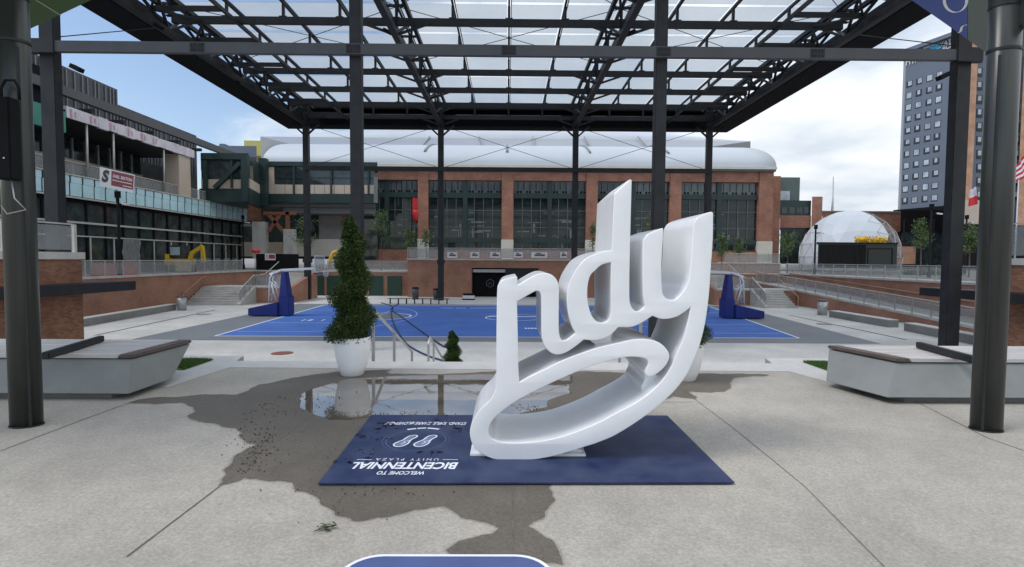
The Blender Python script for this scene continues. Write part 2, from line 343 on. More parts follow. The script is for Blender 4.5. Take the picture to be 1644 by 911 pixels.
def rough_poly(pts, amp, step):
    """densify an outline with fractal wobble"""
    out = []
    n = len(pts)
    for i in range(n):
        a = Vector(pts[i]); b = Vector(pts[(i + 1) % n]); k = max(1, int((b - a).length / step))
        nn = Vector((-(b - a).y, (b - a).x, 0)).normalized()
        for j in range(k):
            p = a.lerp(b, j / k)
            q = noise.fractal(p * 4.0, 1.0, 2.0, 5) * amp
            out.append(p + nn * q)
    return out
def leaves(bm, pts, size, nrm=None):
    for i, p in enumerate(pts):
        s = size * random.uniform(0.6, 1.3)
        a = Vector([random.gauss(0, 1) for _ in range(3)]).normalized(); b = a.cross(Vector([random.gauss(0, 1) for _ in range(3)])).normalized()
        v = [bm.verts.new(p + a * s), bm.verts.new(p + b * s * 0.5), bm.verts.new(p - a * s), bm.verts.new(p - b * s * 0.5)]
        bm.faces.new(v)
    return bm

# ================================================================== GROUND
ZC, ZT = -2.2, 0.22                      # sunken court level, upper terrace level
bm = BM(); box(bm, -25.98, 28.48, 8.0, 54.4, ZC - 0.3, ZC); struct('court_paving', bm, 'court_paving')
bm = BM()
box(bm, -700, -26.0, -60, 900, ZC - 0.3, ZT); box(bm, 28.5, 700, -60, 900, ZC - 0.3, ZT); box(bm, -25.998, 28.498, 54.42, 900, ZC - 0.3, ZT - 0.002)
struct('ground', bm, 'terrace')
# upper plaza slab with a notch where the stairs leave
yf, yn = 8.62, 8.2
bm = BM(); sheet(bm, [(-25.9, -20), (28.4, -20), (28.4, yf), (4.25, yf), (4.15, yn), (-4.2, yn), (-4.3, yf), (-25.9, yf)], 0.0, 2.15); struct('plaza_pavement', bm, 'plaza')
# pale kerb band along the edge, running diagonally past both benches
def g2(px, py, z=0.0): p = G(px, py, z); return (p.x, p.y)
bl = [(-25, g2(270, 622)[1] + .05), g2(270, 622), g2(369, 590.5), g2(1267, 597), g2(1362, 623), (28, g2(1362, 623)[1] + .05)]
bo = [(28, yf - 0.003), (4.25, yf - 0.003), (4.15, yn - 0.003), (-4.2, yn - 0.003), (-4.3, yf - 0.003), (-25, yf - 0.003)]
gl = [(-25, yf - 0.55), g2(300, 578), g2(342.6, 579), g2(296, 595), (-25, g2(296, 595)[1] + .05)]
gr_ = [(28, g2(1338.6, 600)[1] + .05), g2(1338.6, 600), g2(1288, 582), g2(1335, 583), (28, yf - 0.5)]
bm = BM(); sheet(bm, bl + bo, 0.003); struct('kerb', bm, 'kerb')
bm = BM(); sheet(bm, gl, 0.012); sheet(bm, gr_, 0.012)
def grass():
    gb = BM()
    for tri in ((g2(300, 578), g2(342.6, 579), g2(296, 595)), (g2(1338.6, 600), g2(1288, 582), g2(1335, 583)), ((g2(296, 595)), g2(300, 578), g2(240, 578)), (g2(1338, 600), g2(1335, 583), g2(1400, 590))):
        for _ in range(2600):
            a, b = random.random(), random.random()
            if a + b > 1: a, b = 1 - a, 1 - b
            x = tri[0][0] + a * (tri[1][0] - tri[0][0]) + b * (tri[2][0] - tri[0][0]); y = tri[0][1] + a * (tri[1][1] - tri[0][1]) + b * (tri[2][1] - tri[0][1])
            t = random.uniform(0, 6.28); h = random.uniform(0.02, 0.045); w_ = 0.004
            c = Vector((x, y, 0.012)); s = Vector((math.cos(t), math.sin(t), 0)) * w_
            gb.faces.new([gb.verts.new(c - s), gb.verts.new(c + s), gb.verts.new(c + Vector((random.uniform(-.015, .015), random.uniform(-.015, .015), h)))])
    return gb
bmg = grass(); me_ = bpy.data.meshes.new('g'); bmg.to_mesh(me_); bmg.free(); bm.from_mesh(me_); bpy.data.meshes.remove(me_)
tag(obj('grass', bm, 'grass', fix=False), 'short green turf in the triangular beds behind both benches', 'grass', None, 'stuff')
# joints
def strip(bm, pts, w_, z):
    for a, b in zip(pts, pts[1:]):
        a = Vector((a[0], a[1], z)); b = Vector((b[0], b[1], z)); s = Vector((-(b - a).y, (b - a).x, 0)).normalized() * w_ / 2
        bm.faces.new([bm.verts.new(p) for p in (a - s, b - s, b + s, a + s)])
bm = BM()
for k, (ln, jw) in enumerate(((((823, 605), (824, 911)), .012), (((203, 895), (335, 795), (560, 622)), .011), (((1060, 600), (1180, 690), (1290, 780), (1420, 911)), .006), (((0, 725), (142, 671), (211, 646)), .01), (((1460, 640), (1586, 704), (1644, 724)), .008), ((((1010, 647), (1112, 646))), .008))):
    strip(bm, [g2(*p) for p in ln], jw, 0.0036 + 0.0001 * k)
struct('pavement_joints', bm, 'joint', fix=False)
# wet area and puddle
wet = [(211, 646), (250, 637.5), (286, 638), (329, 634), (379, 634), (423, 617), (480, 605), (540, 597), (631, 593.5), (620, 597), (625, 601), (694, 601), (791, 597), (930, 597), (1122, 600), (1234, 602), (1224, 604), (1175, 607), (1174, 625), (1140, 631), (1108, 629), (1117, 641), (1078, 636), (1040, 650), (1000, 672), (930, 720), (885, 770), (879.7, 783.5), (885, 805), (870.6, 834), (845, 845), (863, 858), (889, 874), (905, 896), (903, 909), (885, 903), (800, 897), (736, 894), (723.5, 885), (736, 870.7), (769, 856), (798, 850.7), (780, 843.4), (747, 834), (710.8, 818), (663.5, 820), (620, 830.7), (572.7, 832.5), (538, 827), (518, 801.6), (500, 797), (480, 790), (470, 776), (420, 771.5), (395, 766.6), (362, 778), (349, 780), (359, 757), (372, 737), (406.8, 715.5), (388.7, 704), (379, 687.5), (329, 679), (306, 671), (314.6, 661), (293, 647), (240, 649)]
wc = rough_poly([G(x, y) for x, y in wet], 0.05, 0.02); nw = len(wc); dam = []
for i in range(nw):
    e_ = (wc[(i + 4) % nw] - wc[i - 4]).normalized(); dam.append(wc[i] + Vector((e_.y, -e_.x, 0)) * (-.012 - .014 * abs(noise.noise(wc[i] * 3))))
bm = BM(); sheet(bm, dam[::2], 0.0012); struct('damp_pavement', bm, 'damp', fix=False)
bm = BM(); sheet(bm, rough_poly([G(x, y) for x, y in wet], 0.05, 0.02), 0.0025); struct('wet_pavement', bm, 'wet', fix=False)
pud = [(478, 642), (492, 628), (520, 620), (560, 609), (640, 604), (800, 601.5), (920, 605), (914, 620), (917, 632), (886, 641), (877, 646), (878.7, 655), (863, 657.6), (800, 675), (700, 675), (596, 671), (560, 674), (530, 674), (505, 666), (484, 655)]
bm = BM(); sheet(bm, rough_poly([G(x, y) for x, y in pud], 0.035, 0.02), 0.0045); struct('puddle', bm, 'water', fix=False)
# debris
bm = BM()
def scatter(cx0, cy0, sx, sy, n, s0, s1):
    for _ in range(n):
        p = G(random.gauss(cx0, sx), random.gauss(cy0, sy), 0.0)
        if p.y > 8.0 or p.y < 2.5: continue
        s = random.uniform(s0, s1); t = random.uniform(0, 6.28); k = random.randint(4, 7)
        base = [Vector((p.x + math.cos(t + 6.283 * i / k) * s * random.uniform(.5, 1.3), p.y + math.sin(t + 6.283 * i / k) * s * random.uniform(.5, 1.1), 0.006)) for i in range(k)]
        top = bm.verts.new((p.x, p.y, 0.012 + s * 0.5)); vs = [bm.verts.new(b) for b in base]
        for i in range(k): bm.faces.new([vs[i], vs[(i + 1) % k], top])
scatter(412, 712, 20, 20, 110, .003, .012); scatter(400, 745, 16, 12, 40, .003, .008); scatter(515, 645, 24, 8, 36, .004, .011); scatter(440, 655, 30, 14, 36, .004, .010)
scatter(640, 668, 45, 4, 60, .003, .009); scatter(600, 790, 60, 5, 30, .003, .008); scatter(860, 657, 20, 3, 40, .003, .01); scatter(540, 820, 30, 30, 10, .003, .006); scatter(500, 740, 60, 30, 50, .002, .005)
tag(obj('dirt_crumbs', bm, 'dirt', fix=False), 'dark crumbs of wet dirt scattered over the wet pavement', 'dirt', None, 'stuff')

# ================================================================== COURT
bm = BM(); sheet(bm, [g2(207, 546, ZC), g2(478, 488, ZC), g2(1180, 491.5, ZC), g2(1415, 552.5, ZC)], ZC + 0.004); struct('court_border', bm, 'grey_court')
c00, c10, c11, c01 = G(345, 540, ZC), G(1283, 543.5, ZC), G(1140, 493, ZC), G(521, 490, ZC)
def cp(u, v):   # court coordinates 0..1
    a = c00.lerp(c10, u); b = c01.lerp(c11, u); p = a.lerp(b, v); return Vector((p.x, p.y, 0))
bm = BM(); sheet(bm, [cp(0, 0), cp(1, 0), cp(1, 1), cp(0, 1)], ZC + 0.008); struct('basketball_court', bm, 'blue_court')
CW = (c10 - c00).length; CH = (c01 - c00).length
def arc(u, v, ru, a0, a1, n=40, rv=None):
    rv = rv or ru
    return [cp(u + ru / CW * math.cos(R(a0 + (a1 - a0) * i / n)), v + rv / CH * math.sin(R(a0 + (a1 - a0) * i / n))) for i in range(n + 1)]
bm = BM(); zl = ZC + 0.012
strip(bm, [cp(0, 0), cp(1, 0)], .11, zl); strip(bm, [cp(1, 0), cp(1, 1)], .11, zl + .0002); strip(bm, [cp(1, 1), cp(0, 1)], .11, zl); strip(bm, [cp(0, 1), cp(0, 0)], .11, zl + .0002)
strip(bm, arc(.19, .52, 2.3, -105, 105), .14, zl + .0004); strip(bm, arc(.81, .52, 2.3, 75, 285), .14, zl + .0004)
strip(bm, arc(.5, .5, 1.83, 0, 360, 60), .10, zl + .0004); strip(bm, [cp(.5 - 1.7 / CW, .53), cp(.5 + 1.7 / CW, .53)], .32, zl + .0006)
struct('court_lines', bm, 'line', fix=False)
bm = BM()
for s in (0, 1):
    f = lambda u: u if s == 0 else 1 - u
    strip(bm, [cp(f(.012), .31), cp(f(.20), .31)], .09, zl + .0002); strip(bm, [cp(f(.012), .72), cp(f(.20), .72)], .09, zl + .0002); strip(bm, [cp(f(.2), .31), cp(f(.2), .72)], .09, zl + .0002)
    strip(bm, [cp(f(.01), .095), cp(f(.12), .095)] + [cp(f(.12 + .16 * math.sin(R(90 * i / 20))), .095 + .425 * (1 - math.cos(R(90 * i / 20)))) for i in range(1, 21)] + [cp(f(.28 - .16 * (1 - math.cos(R(90 * i / 20)))), .52 + .40 * math.sin(R(90 * i / 20))) for i in range(1, 21)], .09, zl + .0003)
struct('court_key_lines', bm, 'line_faint', fix=False)
bm = BM(); sheet(bm, arc(.19, .52, 2.0, -95, 95, 30), zl); sheet(bm, arc(.81, .52, 2.0, 85, 275, 30), zl); struct('court_grey_patches', bm, 'grey_court', fix=False)
letters_root = thing('court_word_marks', 'short rows of worn white lettering painted on the blue court', 'court lettering', (0, 40, ZC + 0.014))
def marks(px0, px1, py, hgt, m, gaps):
    bm = BM(); n = len(gaps); 
    for k, g_ in enumerate(gaps):
        if not g_: continue
        a, b = g2(px0 + (px1 - px0) * (k + .1) / n, py, ZC), g2(px0 + (px1 - px0) * (k + .85) / n, py, ZC)
        strip(bm, [a, (b[0], a[1])], hgt, ZC + .0135)
    obj('painted_words', bm, m, letters_root, fix=False)
marks(708, 798, 495.2, .6, 'line_faint', [1] * 6 + [0] + [1] * 5 + [0, 0] + [1] * 13)
marks(842, 888, 527.8, .45, 'line', [1, 1, 1, 1, 1, 1, 1, 1, 1])
marks(486, 524, 514.5, .7, 'line', [1, 0, 0, 1, 1, 0, 0, 0, 0, 0, 1, 0])
# trench drains and covers
def drain(a, b, label):
    bm = BM(); strip(bm, [g2(*a, ZC), g2(*b, ZC)], 0.18, ZC + 0.005); single('trench_drain', bm, 'joint', label, 'drain', 'trench drains beside the court', fix=False)
drain((152, 539), (345, 498), 'long dark trench drain in the pale paving left of the court')
drain((1266, 506), (1455, 546), 'long dark trench drain in the pale paving right of the court')
def cover(px, py, r, m, label):
    c = g2(px, py, ZC); bm = BM(); lathe(bm, c[0], c[1], [(r, ZC + .001), (r, ZC + .01), (r * .9, ZC + .014)], 28); single('manhole_cover', bm, m, label, 'manhole cover', 'manhole covers in the paving')
cover(453, 567.5, .42, 'rust', 'rusty round cover nearest the steps, left of the tall topiary')
cover(327, 505, .45, 'conc_dark', 'grey round cover beside the left trench drain')
cover(1323, 521, .45, 'conc_dark', 'grey round cover beside the right trench drain')
# floor cables
def cable(pts, label):
    bm = BM(); P = [Vector((*g2(x, y, ZC), ZC + 0.03)) for x, y in pts]; Q = []
    for i in range(len(P) - 1):
        p0, p1, p2, p3 = P[max(i - 1, 0)], P[i], P[i + 1], P[min(i + 2, len(P) - 1)]
        for j in range(8):
            t = j / 8; Q.append(0.5 * ((2 * p1) + (p2 - p0) * t + (2 * p0 - 5 * p1 + 4 * p2 - p3) * t * t + (3 * p1 - p0 - 3 * p2 + p3) * t ** 3))
    tube(bm, Q, 0.04, 6); single('cable', bm, 'tape', label, 'cable', 'cables lying across the court')
cable([(612, 487), (630, 493), (628, 505), (634, 525), (650, 550), (665, 562), (690, 574), (716, 582)], 'wavy dark blue cable nearer the tall topiary, crossing the court to the steps')
cable([(640, 489), (628, 497), (645, 510), (690, 543), (716, 560)], 'straighter dark blue cable meeting the small topiary on the court')

# ================================================================== STAIRS and edge
bm = BM(); y = yn; z = 0
for i in range(7): box(bm, -2.35, 2.35, y + .002, y + .42, ZC, z - .157 * (i + 1)); y += .42
box(bm, -2.35, 2.35, y + .002, y + 1.3, ZC, -1.101); y += 1.3
for i in range(6): box(bm, -2.35, 2.35, y + .002, y + .38, ZC, -1.1 - .157 * (i + 1)); y += .38
struct('plaza_steps', bm, 'kerb')
def handrail(x, pts, label, posts):
    t = thing('stair_handrail', label, 'handrail', (x, pts[0][0], pts[0][1] - .9), 'handrails on the plaza steps')
    bm = BM(); tube(bm, [(x, a, b) for a, b in pts], 0.026, 8); obj('top_rail', bm, 'galv', t)
    for a, b, c in posts:
        bm = BM(); box(bm, x - .022, x + .022, a - .022, a + .022, c, b); obj('post', bm, 'galv', t)
for sx, nm in ((-1, 'left'), (1, 'right')):
    handrail(2.15 * sx, [(8.35, .76), (8.6, .74), (11.75, -.44), (11.95, -.5)], 'square galvanised handrail down the upper steps, ' + ('beside the tall topiary' if sx < 0 else 'behind the white letters'), [(8.47, .74, -.16), (10.04, .2, -.8), (11.9, -.49, -1.1)])
    handrail(1.8 * sx, [(12.0, -.36), (12.3, -.22), (14.8, -1.22), (15.1, -1.28)], 'lower galvanised handrail on the steps, ' + ('just left of the small topiary' if sx < 0 else 'hidden low behind the white letters'), [(12.05, -.36, -1.1), (12.9, -.47, -1.5), (14.9, -1.25, -2.1)])

# ================================================================== BRICK WALLS round the court
def wallthing(name, label, bmw, m='brick', cap=None, cat='wall'):
    t = thing(name, label, cat, cap['org'])
    obj('brickwork', bmw, m, t)
    if 'bm' in cap: obj('coping', cap['bm'], 'conc', t)
    return t
bm = BM(); box(bm, -26.35, -25.95, 20, 54.3, ZC, ZT); b2 = BM(); box(b2, -26.4, -25.85, 20, 54.3, ZT + .002, ZT + .14)
wallthing('retaining_wall', 'long red brick wall with concrete coping left of the court', bm, cap=dict(org=(-26, 37, ZC), bm=b2))
bm = BM(); box(bm, 28.45, 28.8, 20, 54.3, ZC, ZT); b2 = BM(); box(b2, 28.35, 28.85, 20, 54.3, ZT + .002, ZT + .14)
wallthing('retaining_wall', 'upper red brick wall behind the ramp right of the court', bm, cap=dict(org=(28.6, 37, ZC), bm=b2))
bm = BM(); box(bm, -25.9, -10.0, 54.35, 54.8, ZC, ZT); b2 = BM(); box(b2, -25.9, -10.05, 54.3, 54.9, ZT + .002, ZT + .14)
wf = wallthing('retaining_wall', 'low brick wall with dark green doors behind the left hoop', bm, cap=dict(org=(-18, 54.5, ZC), bm=b2))
for a, b in ((479, 520), (525, 560), (593, 615), (622, 645)):
    p, q = D(a, 476, 54.3), D(b, 446, 54.3); bm = BM(); box(bm, p.x, q.x, 54.25, 54.34, ZC + .02, ZC + 2.05); obj('door', bm, 'green_door', wf)
bm = BM(); box(bm, 13.2, 28.4, 54.35, 54.8, ZC, ZT); b2 = BM(); box(b2, 13.25, 28.35, 54.3, 54.9, ZT + .002, ZT + .14)
wallthing('retaining_wall', 'low brick wall behind the right hoop and steps', bm, cap=dict(org=(20, 54.5, ZC), bm=b2))
# centre block with its wide opening
p0, p1 = D(757, 476, 53), D(865, 431, 53)
zt = 1.5; xa, xb = -10.0, 13.2
bm = BM(); box(bm, xa, p0.x, 53, 58, ZC, zt); box(bm, p1.x, xb, 53, 58, ZC, zt); box(bm, p0.x, p1.x, 53, 58, p1.z, zt)
b2 = BM(); box(b2, xa - .05, xb + .05, 52.9, 58.1, zt + .002, zt + .16)
cb = wallthing('brick_pavilion', 'central brick block with a wide black opening facing the court', bm, cap=dict(org=((xa + xb) / 2, 53, ZC), bm=b2), cat='pavilion')
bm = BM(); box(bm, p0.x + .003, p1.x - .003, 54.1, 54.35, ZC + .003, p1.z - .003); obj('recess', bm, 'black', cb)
bm = BM(); box(bm, p0.x + .1, D(811, 431, 53).x, 53.3, 53.6, p1.z - .45, p1.z - .15); obj('shutter', bm, 'galv', cb)
bm = BM(); box(bm, D(811, 431, 53).x, p1.x - .02, 53.2, 53.3, p1.z - 1.15, p1.z - .02); obj('panel', bm, 'steel', cb)
ec_ = D(787, 455, 54.05); bm = BM(); tube(bm, [(ec_.x + .42 * math.cos(R(60 * k + 30)), 54.05, ec_.z + .42 * math.sin(R(60 * k + 30))) for k in range(7)], .035, 5); tube(bm, [(ec_.x - .18, 54.05, ec_.z - .15), (ec_.x, 54.05, ec_.z + .12), (ec_.x + .18, 54.05, ec_.z - .15)], .04, 5); obj('door_emblem', bm, 'louver', cb)
# block behind right
a_, b_ = D(1164, 440, 60), D(1252, 424, 60)
bm = BM(); box(bm, a_.x, b_.x, 60, 62, ZT, b_.z); b2 = BM(); box(b2, a_.x - .05, b_.x + .05, 59.95, 62.05, b_.z + .002, b_.z + .14)
wallthing('planter_wall', 'short raised brick wall between the right steps and the arena', bm, cap=dict(org=((a_.x + b_.x) / 2, 60, ZT), bm=b2))

def guardrail(label, p, q, h=1.0, step=1.6, post='galv', panel='mesh', top='rail_cap', cat='guardrail', topr=.035, group=None, pw=.05):
    p = Vector(p); q = Vector(q); t = thing('guardrail', label, cat, tuple(p), group)
    n = max(1, min(40, round((q - p).length / step))); up = Vector((0, 0, h)); d = (q - p) / n
    for i in range(n + 1):
        c = p + d * i; bm = BM(); bar(bm, c, c + up, pw, pw); obj('post', bm, post, t)
    for i in range(n):
        a = p + d * (i + .04); b = p + d * (i + .96); bm = BM()
        hexa(bm, [a + up * .08, b + up * .08, b + up * .08 + Vector((.012, .012, 0)), a + up * .08 + Vector((.012, .012, 0))], [a + up * .93, b + up * .93, b + up * .93 + Vector((.012, .012, 0)), a + up * .93 + Vector((.012, .012, 0))])
        obj('mesh_panel', bm, panel, t)
    bm = BM(); bar(bm, p + up, q + up, topr * 2, topr * 1.4); obj('top_rail', bm, top, t)
    return t
zr = ZT + .14
guardrail('mesh guardrail along the coping of the long left brick wall', (-26.1, 26.5, zr), (-26.1, 52.3, zr))
guardrail('mesh guardrail along the upper wall above the ramp', (28.6, 24, zr), (28.6, 54.2, zr))
guardrail('mesh guardrail above the green doors behind the left hoop', (-18.5, 54.6, zr), (-10.2, 54.6, zr))
guardrail('mesh guardrail above the low wall behind the right hoop', (13.4, 54.6, zr), (28.3, 54.6, zr), step=1.8)
gt = guardrail('guardrail hung with small printed banners on the central brick block', (xa, 53.2, zt + .16), (xb, 53.2, zt + .16), h=1.05, step=1.75, panel='mesh')
for i, (px, wd) in enumerate(((726, 1.0), (762, .9), (795, 1.0), (832, .9), (866, 1.6), (905, .7))):
    c = D(px, 409, 53.1); bm = BM(); box(bm, c.x - wd / 2, c.x + wd / 2, 53.12, 53.15, c.z - .33, c.z + .25); o = obj('banner', bm, 'sign_white', gt)
    b2 = BM(); box(b2, c.x - wd * .3, c.x + wd * .35, 53.105, 53.118, c.z - .15, c.z + .02); box(b2, c.x - wd * .2, c.x + wd * .1, 53.105, 53.118, c.z + .07, c.z + .17); obj('print', b2, 'steel_mid', o)
guardrail('mesh guardrail on the short raised brick wall by the arena', (a_.x, 60.1, b_.z + .14), (b_.x, 60.1, b_.z + .14), step=1.2)

# side stairs, left and right
def sidestairs(sgn, x0, x1, y0, xl0, xl1, lab):
    """x0..x1 first flight, then landing xl0..xl1, then second flight"""
    t = thing('stairs', lab, 'stairs', ((x0 + x1) / 2, y0, ZC))
    bm = BM(); n = 7; rise = 1.25 / n; run = .36
    for i in range(n): box(bm, x0, x1, y0 + i * run, y0 + n * run + .001, ZC + i * rise, ZC + (i + 1) * rise)
    yl = y0 + n * run
    obj('steps', bm, 'conc', t)
    bm = BM(); box(bm, min(xl0, xl1), max(xl0, xl1), yl + .003, yl + 2.6, ZC, ZC + 1.25); obj('landing', bm, 'brick', t)
    bm = BM(); box(bm, min(xl0, xl1) - .03, max(xl0, xl1) + .03, yl - .02 + .003, yl + 2.6, ZC + 1.252, ZC + 1.36)
    inner = x1 if sgn < 0 else x0; side = -1 if sgn > 0 else 1       # side away from wall
    a, b = (inner, inner + side * .28); lo, hi = min(a, b), max(a, b)
    hexa(bm, [(lo, y0 - .2, ZC), (hi, y0 - .2, ZC), (hi, yl, ZC), (lo, yl, ZC)], [(lo, y0 - .2, ZC + .15), (hi, y0 - .2, ZC + .15), (hi, yl, ZC + 1.4), (lo, yl, ZC + 1.4)])
    obj('coping', bm, 'conc', t)
    # second flight at the far side of the landing
    bm = BM(); w2 = 2.6; xs0 = inner + side * .4; xs1 = xs0 + side * w2; y2 = yl + 2.6
    for i in range(7): box(bm, min(xs0, xs1), max(xs0, xs1), y2 + i * .36, y2 + 7 * .36 + .9, ZC + 1.25, ZC + 1.25 + (i + 1) * (ZT - ZC - 1.25) / 7)
    obj('steps', bm, 'conc', t)
    bm = BM(); xw = xs1; a, b = min(xw, xw + side * .3), max(xw, xw + side * .3)
    hexa(bm, [(a, yl, ZC), (b, yl, ZC), (b, y2 + 3.4, ZC), (a, y2 + 3.4, ZC)], [(a, yl, ZC + 1.3), (b, yl, ZC + 1.3), (b, y2 + 3.4, ZT + .2), (a, y2 + 3.4, ZT + .2)])
    obj('side_wall', bm, 'brick', t)
    # handrails
    wallx = x0 + .1 if sgn < 0 else x1 - .1
    bm = BM(); tube(bm, [(wallx, y0 - .3, ZC), (wallx, y0 - .3, ZC + .95), (wallx, yl - .1, ZC + 2.15), (wallx, yl + .4, ZC + 2.2)], .03, 8); obj('handrail', bm, 'copper', t)
    bm = BM(); tube(bm, [(inner, y0 - .1, ZC + 1.0), (inner, yl, ZC + 2.25), (inner, yl + 2.4, ZC + 2.4), (inner, y2 + 2.6, ZT + 1.05)], .035, 8); obj('handrail', bm, 'rail_cap', t)
    guardrail('mesh guardrail on the landing of the stairs ' + ('left' if sgn < 0 else 'right') + ' of the court', (inner + side * .2, yl + .15, ZC + 1.36), (xs1, yl + .15, ZC + 1.36), step=.9, top='galv')
    guardrail('sloping mesh guardrail beside the first flight ' + ('left' if sgn < 0 else 'right') + ' of the court', (inner + side * .14, y0, ZC + .2), (inner + side * .14, yl, ZC + 1.4), step=1.1, top='galv')
pl, pr = G(330, 490, ZC), G(382, 490.5, ZC)
sidestairs(-1, -25.85, pr.x, pr.y, -25.85, pr.x + 3.1, 'concrete stairs with brick side walls in the far left corner')
pl, pr = G(1232, 495, ZC), G(1281, 495.5, ZC)
sidestairs(1, pl.x, pr.x, pl.y, pl.x - 3.1, 24.8, 'concrete stairs with brick side walls right of the right hoop')
# ramp
def rz(y): return XP(1224, 456, 25.0).z + (XP(1494, 513, 25.0).z - XP(1224, 456, 25.0).z) * ((XP(1224, 456, 25.0).y - y) / (XP(1224, 456, 25.0).y - XP(1494, 513, 25.0).y))
ya, yb = 26.5, 53.0
t = thing('ramp', 'long concrete ramp with brick outer wall descending along the right side', 'ramp', (26.5, 40, ZC))
bm = BM(); hexa(bm, [(24.85, ya, ZC), (25.15, ya, ZC), (25.15, yb, ZC), (24.85, yb, ZC)], [(24.85, ya, rz(ya)), (25.15, ya, rz(ya)), (25.15, yb, rz(yb)), (24.85, yb, rz(yb))]); obj('outer_wall', bm, 'brick', t)
bm = BM(); hexa(bm, [(24.8, ya, rz(ya) + .002), (25.2, ya, rz(ya) + .002), (25.2, yb, rz(yb) + .002), (24.8, yb, rz(yb) + .002)], [(24.8, ya, rz(ya) + .14), (25.2, ya, rz(ya) + .14), (25.2, yb, rz(yb) + .14), (24.8, yb, rz(yb) + .14)]); obj('coping', bm, 'conc', t)
bm = BM(); hexa(bm, [(25.16, ya, ZC), (28.4, ya, ZC), (28.4, yb, ZC), (25.16, yb, ZC)], [(25.16, ya, rz(ya) - .05), (28.4, ya, rz(ya) - .05), (28.4, yb, rz(yb) - .05), (25.16, yb, rz(yb) - .05)]); obj('ramp_floor', bm, 'court_paving', t)
bm = BM(); tube(bm, [(28.3, ya, rz(ya) + .95), (28.3, yb, rz(yb) + .95)], .04, 8); obj('handrail', bm, 'copper', t)
bm = BM(); tube(bm, [(25.3, ya, rz(ya) + .85), (25.3, yb, rz(yb) + .85)], .03, 8); obj('handrail', bm, 'copper', t)
guardrail('sloping mesh guardrail on the outer wall of the long ramp', (25.0, ya, rz(ya) + .14), (25.0, yb, rz(yb) + .14), h=.95, step=1.5)

# ---------------------------------------------------------------- service buildings left and right
def service(sgn, x, yfar, ynear, eave_far, lab, ez=0.0):
    t = thing('brick_building', lab, 'building', (sgn * (abs(x) + 3), (yfar + ynear) / 2, ZC))
    xo = sgn * (abs(x) + 7); X0, X1 = min(x, xo), max(x, xo)
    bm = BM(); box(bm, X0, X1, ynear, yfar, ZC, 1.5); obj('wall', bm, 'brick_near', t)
    bm = BM(); box(bm, X0 - .08, X1 + .08, ynear - .1, yfar + .08, 1.503, 1.78); obj('coping', bm, 'conc', t)
    ex = x - sgn * 1.0; bm = BM(); box(bm, min(ex, x - sgn * .003), max(ex, x - sgn * .003), ynear, eave_far, ez, ez + .38); obj('eave', bm, 'steel', t)
    bm = BM(); bar(bm, (x - sgn * .003 + sgn * .2, yfar, ez + .2), (x - sgn * .2, eave_far, ez + .2), .05); 
    obj('eave_bracket', bm, 'steel', t)
    if sgn > 0:
        bm = BM(); box(bm, x - .05, x - .003, 17.6, 19.0, ZC, ZC + 2.1); obj('door', bm, M['rust'], t)
    return t
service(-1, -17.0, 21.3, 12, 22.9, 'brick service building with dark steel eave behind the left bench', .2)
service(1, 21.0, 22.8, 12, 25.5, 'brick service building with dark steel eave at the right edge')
guardrail('tall pale mesh screen on the roof of the left brick building', (-17.2, 12.3, 1.78), (-17.2, 21.2, 1.78), h=1.1, step=2.9, post='rail_cap', panel='mesh', top='rail_cap', cat='screen', pw=.12)
guardrail('tall pale mesh screen on the roof of the right brick building', (21.2, 13, 1.78), (21.2, 22.7, 1.78), h=1.45, step=3.2, post='rail_cap', panel='mesh', top='rail_cap', cat='screen', pw=.12)

# ================================================================== STEEL CANOPY
CX = [-18.4, -6.15, 6.15, 18.4]; YN, YF = 21.8, 48.9
cn_ = thing('steel_canopy', 'huge dark steel canopy with frosted roof panels spanning over the court', 'canopy', (0, 35, ZC))
NB = 7; bay = (YF - YN) / NB; ZB = 13.75; ZG = 15.55
for x in CX:
    s = .58 if abs(x) > 10 else .46
    bm = BM(); box(bm, x - s / 2, x + s / 2, YN - .2, YN + .2, ZC, ZB + .9); cdo = obj('column', bm, 'steel', cn_, bevel=.02)
    bm = BM(); box(bm, x - s / 2 - .12, x + s / 2 + .12, YN - .32, YN + .32, ZC + .001, ZC + .05); obj('base_plate', bm, 'steel', cdo)
    bm = BM(); box(bm, x - .25, x + .25, YF - .25, YF + .25, ZC, ZB + .9); cdo = obj('column', bm, 'steel', cn_, bevel=.02)
    bm = BM(); box(bm, x - .33, x + .33, YF - .33, YF + .33, 1.2, 1.55); obj('collar', bm, 'steel', cdo)
    for sg in (-1, 1):
        bm = BM(); bar(bm, (x + sg * .2, YF - .1, ZB - .9), (x + sg * 1.2, YF - .1, ZB), .14); obj('knee_brace', bm, 'steel', cn_)
bm = BM(); box(bm, -18.4, 18.4, YN - .42, YN - .205, 9.68, 10.1); obj('tie_beam', bm, 'steel_mid', cn_)
bm = BM(); box(bm, -18.4, 18.4, YF - .5, YF - .27, 9.55, 9.95); obj('tie_beam', bm, 'steel', cn_)
for sx in (-1, 1):
    bm = BM(); box(bm, sx * 18.4 - .5, sx * 18.4 + .5, YN - .48, YN - .202, 9.62, 10.16); obj('bracket', bm, 'steel', cn_)
for x in (-12.3, -6.15, 0, 6.15, 12.3):
    bm = BM(); box(bm, x - .28, x + .28, YN - .435, YN - .42, 9.72, 10.06)
    for dx in (-.2, -.08, .08, .2):
        for dz in (9.79, 9.99): box(bm, x + dx - .02, x + dx + .02, YN - .46, YN - .435, dz - .02, dz + .02)
    obj('splice_plate', bm, 'steel', cn_)
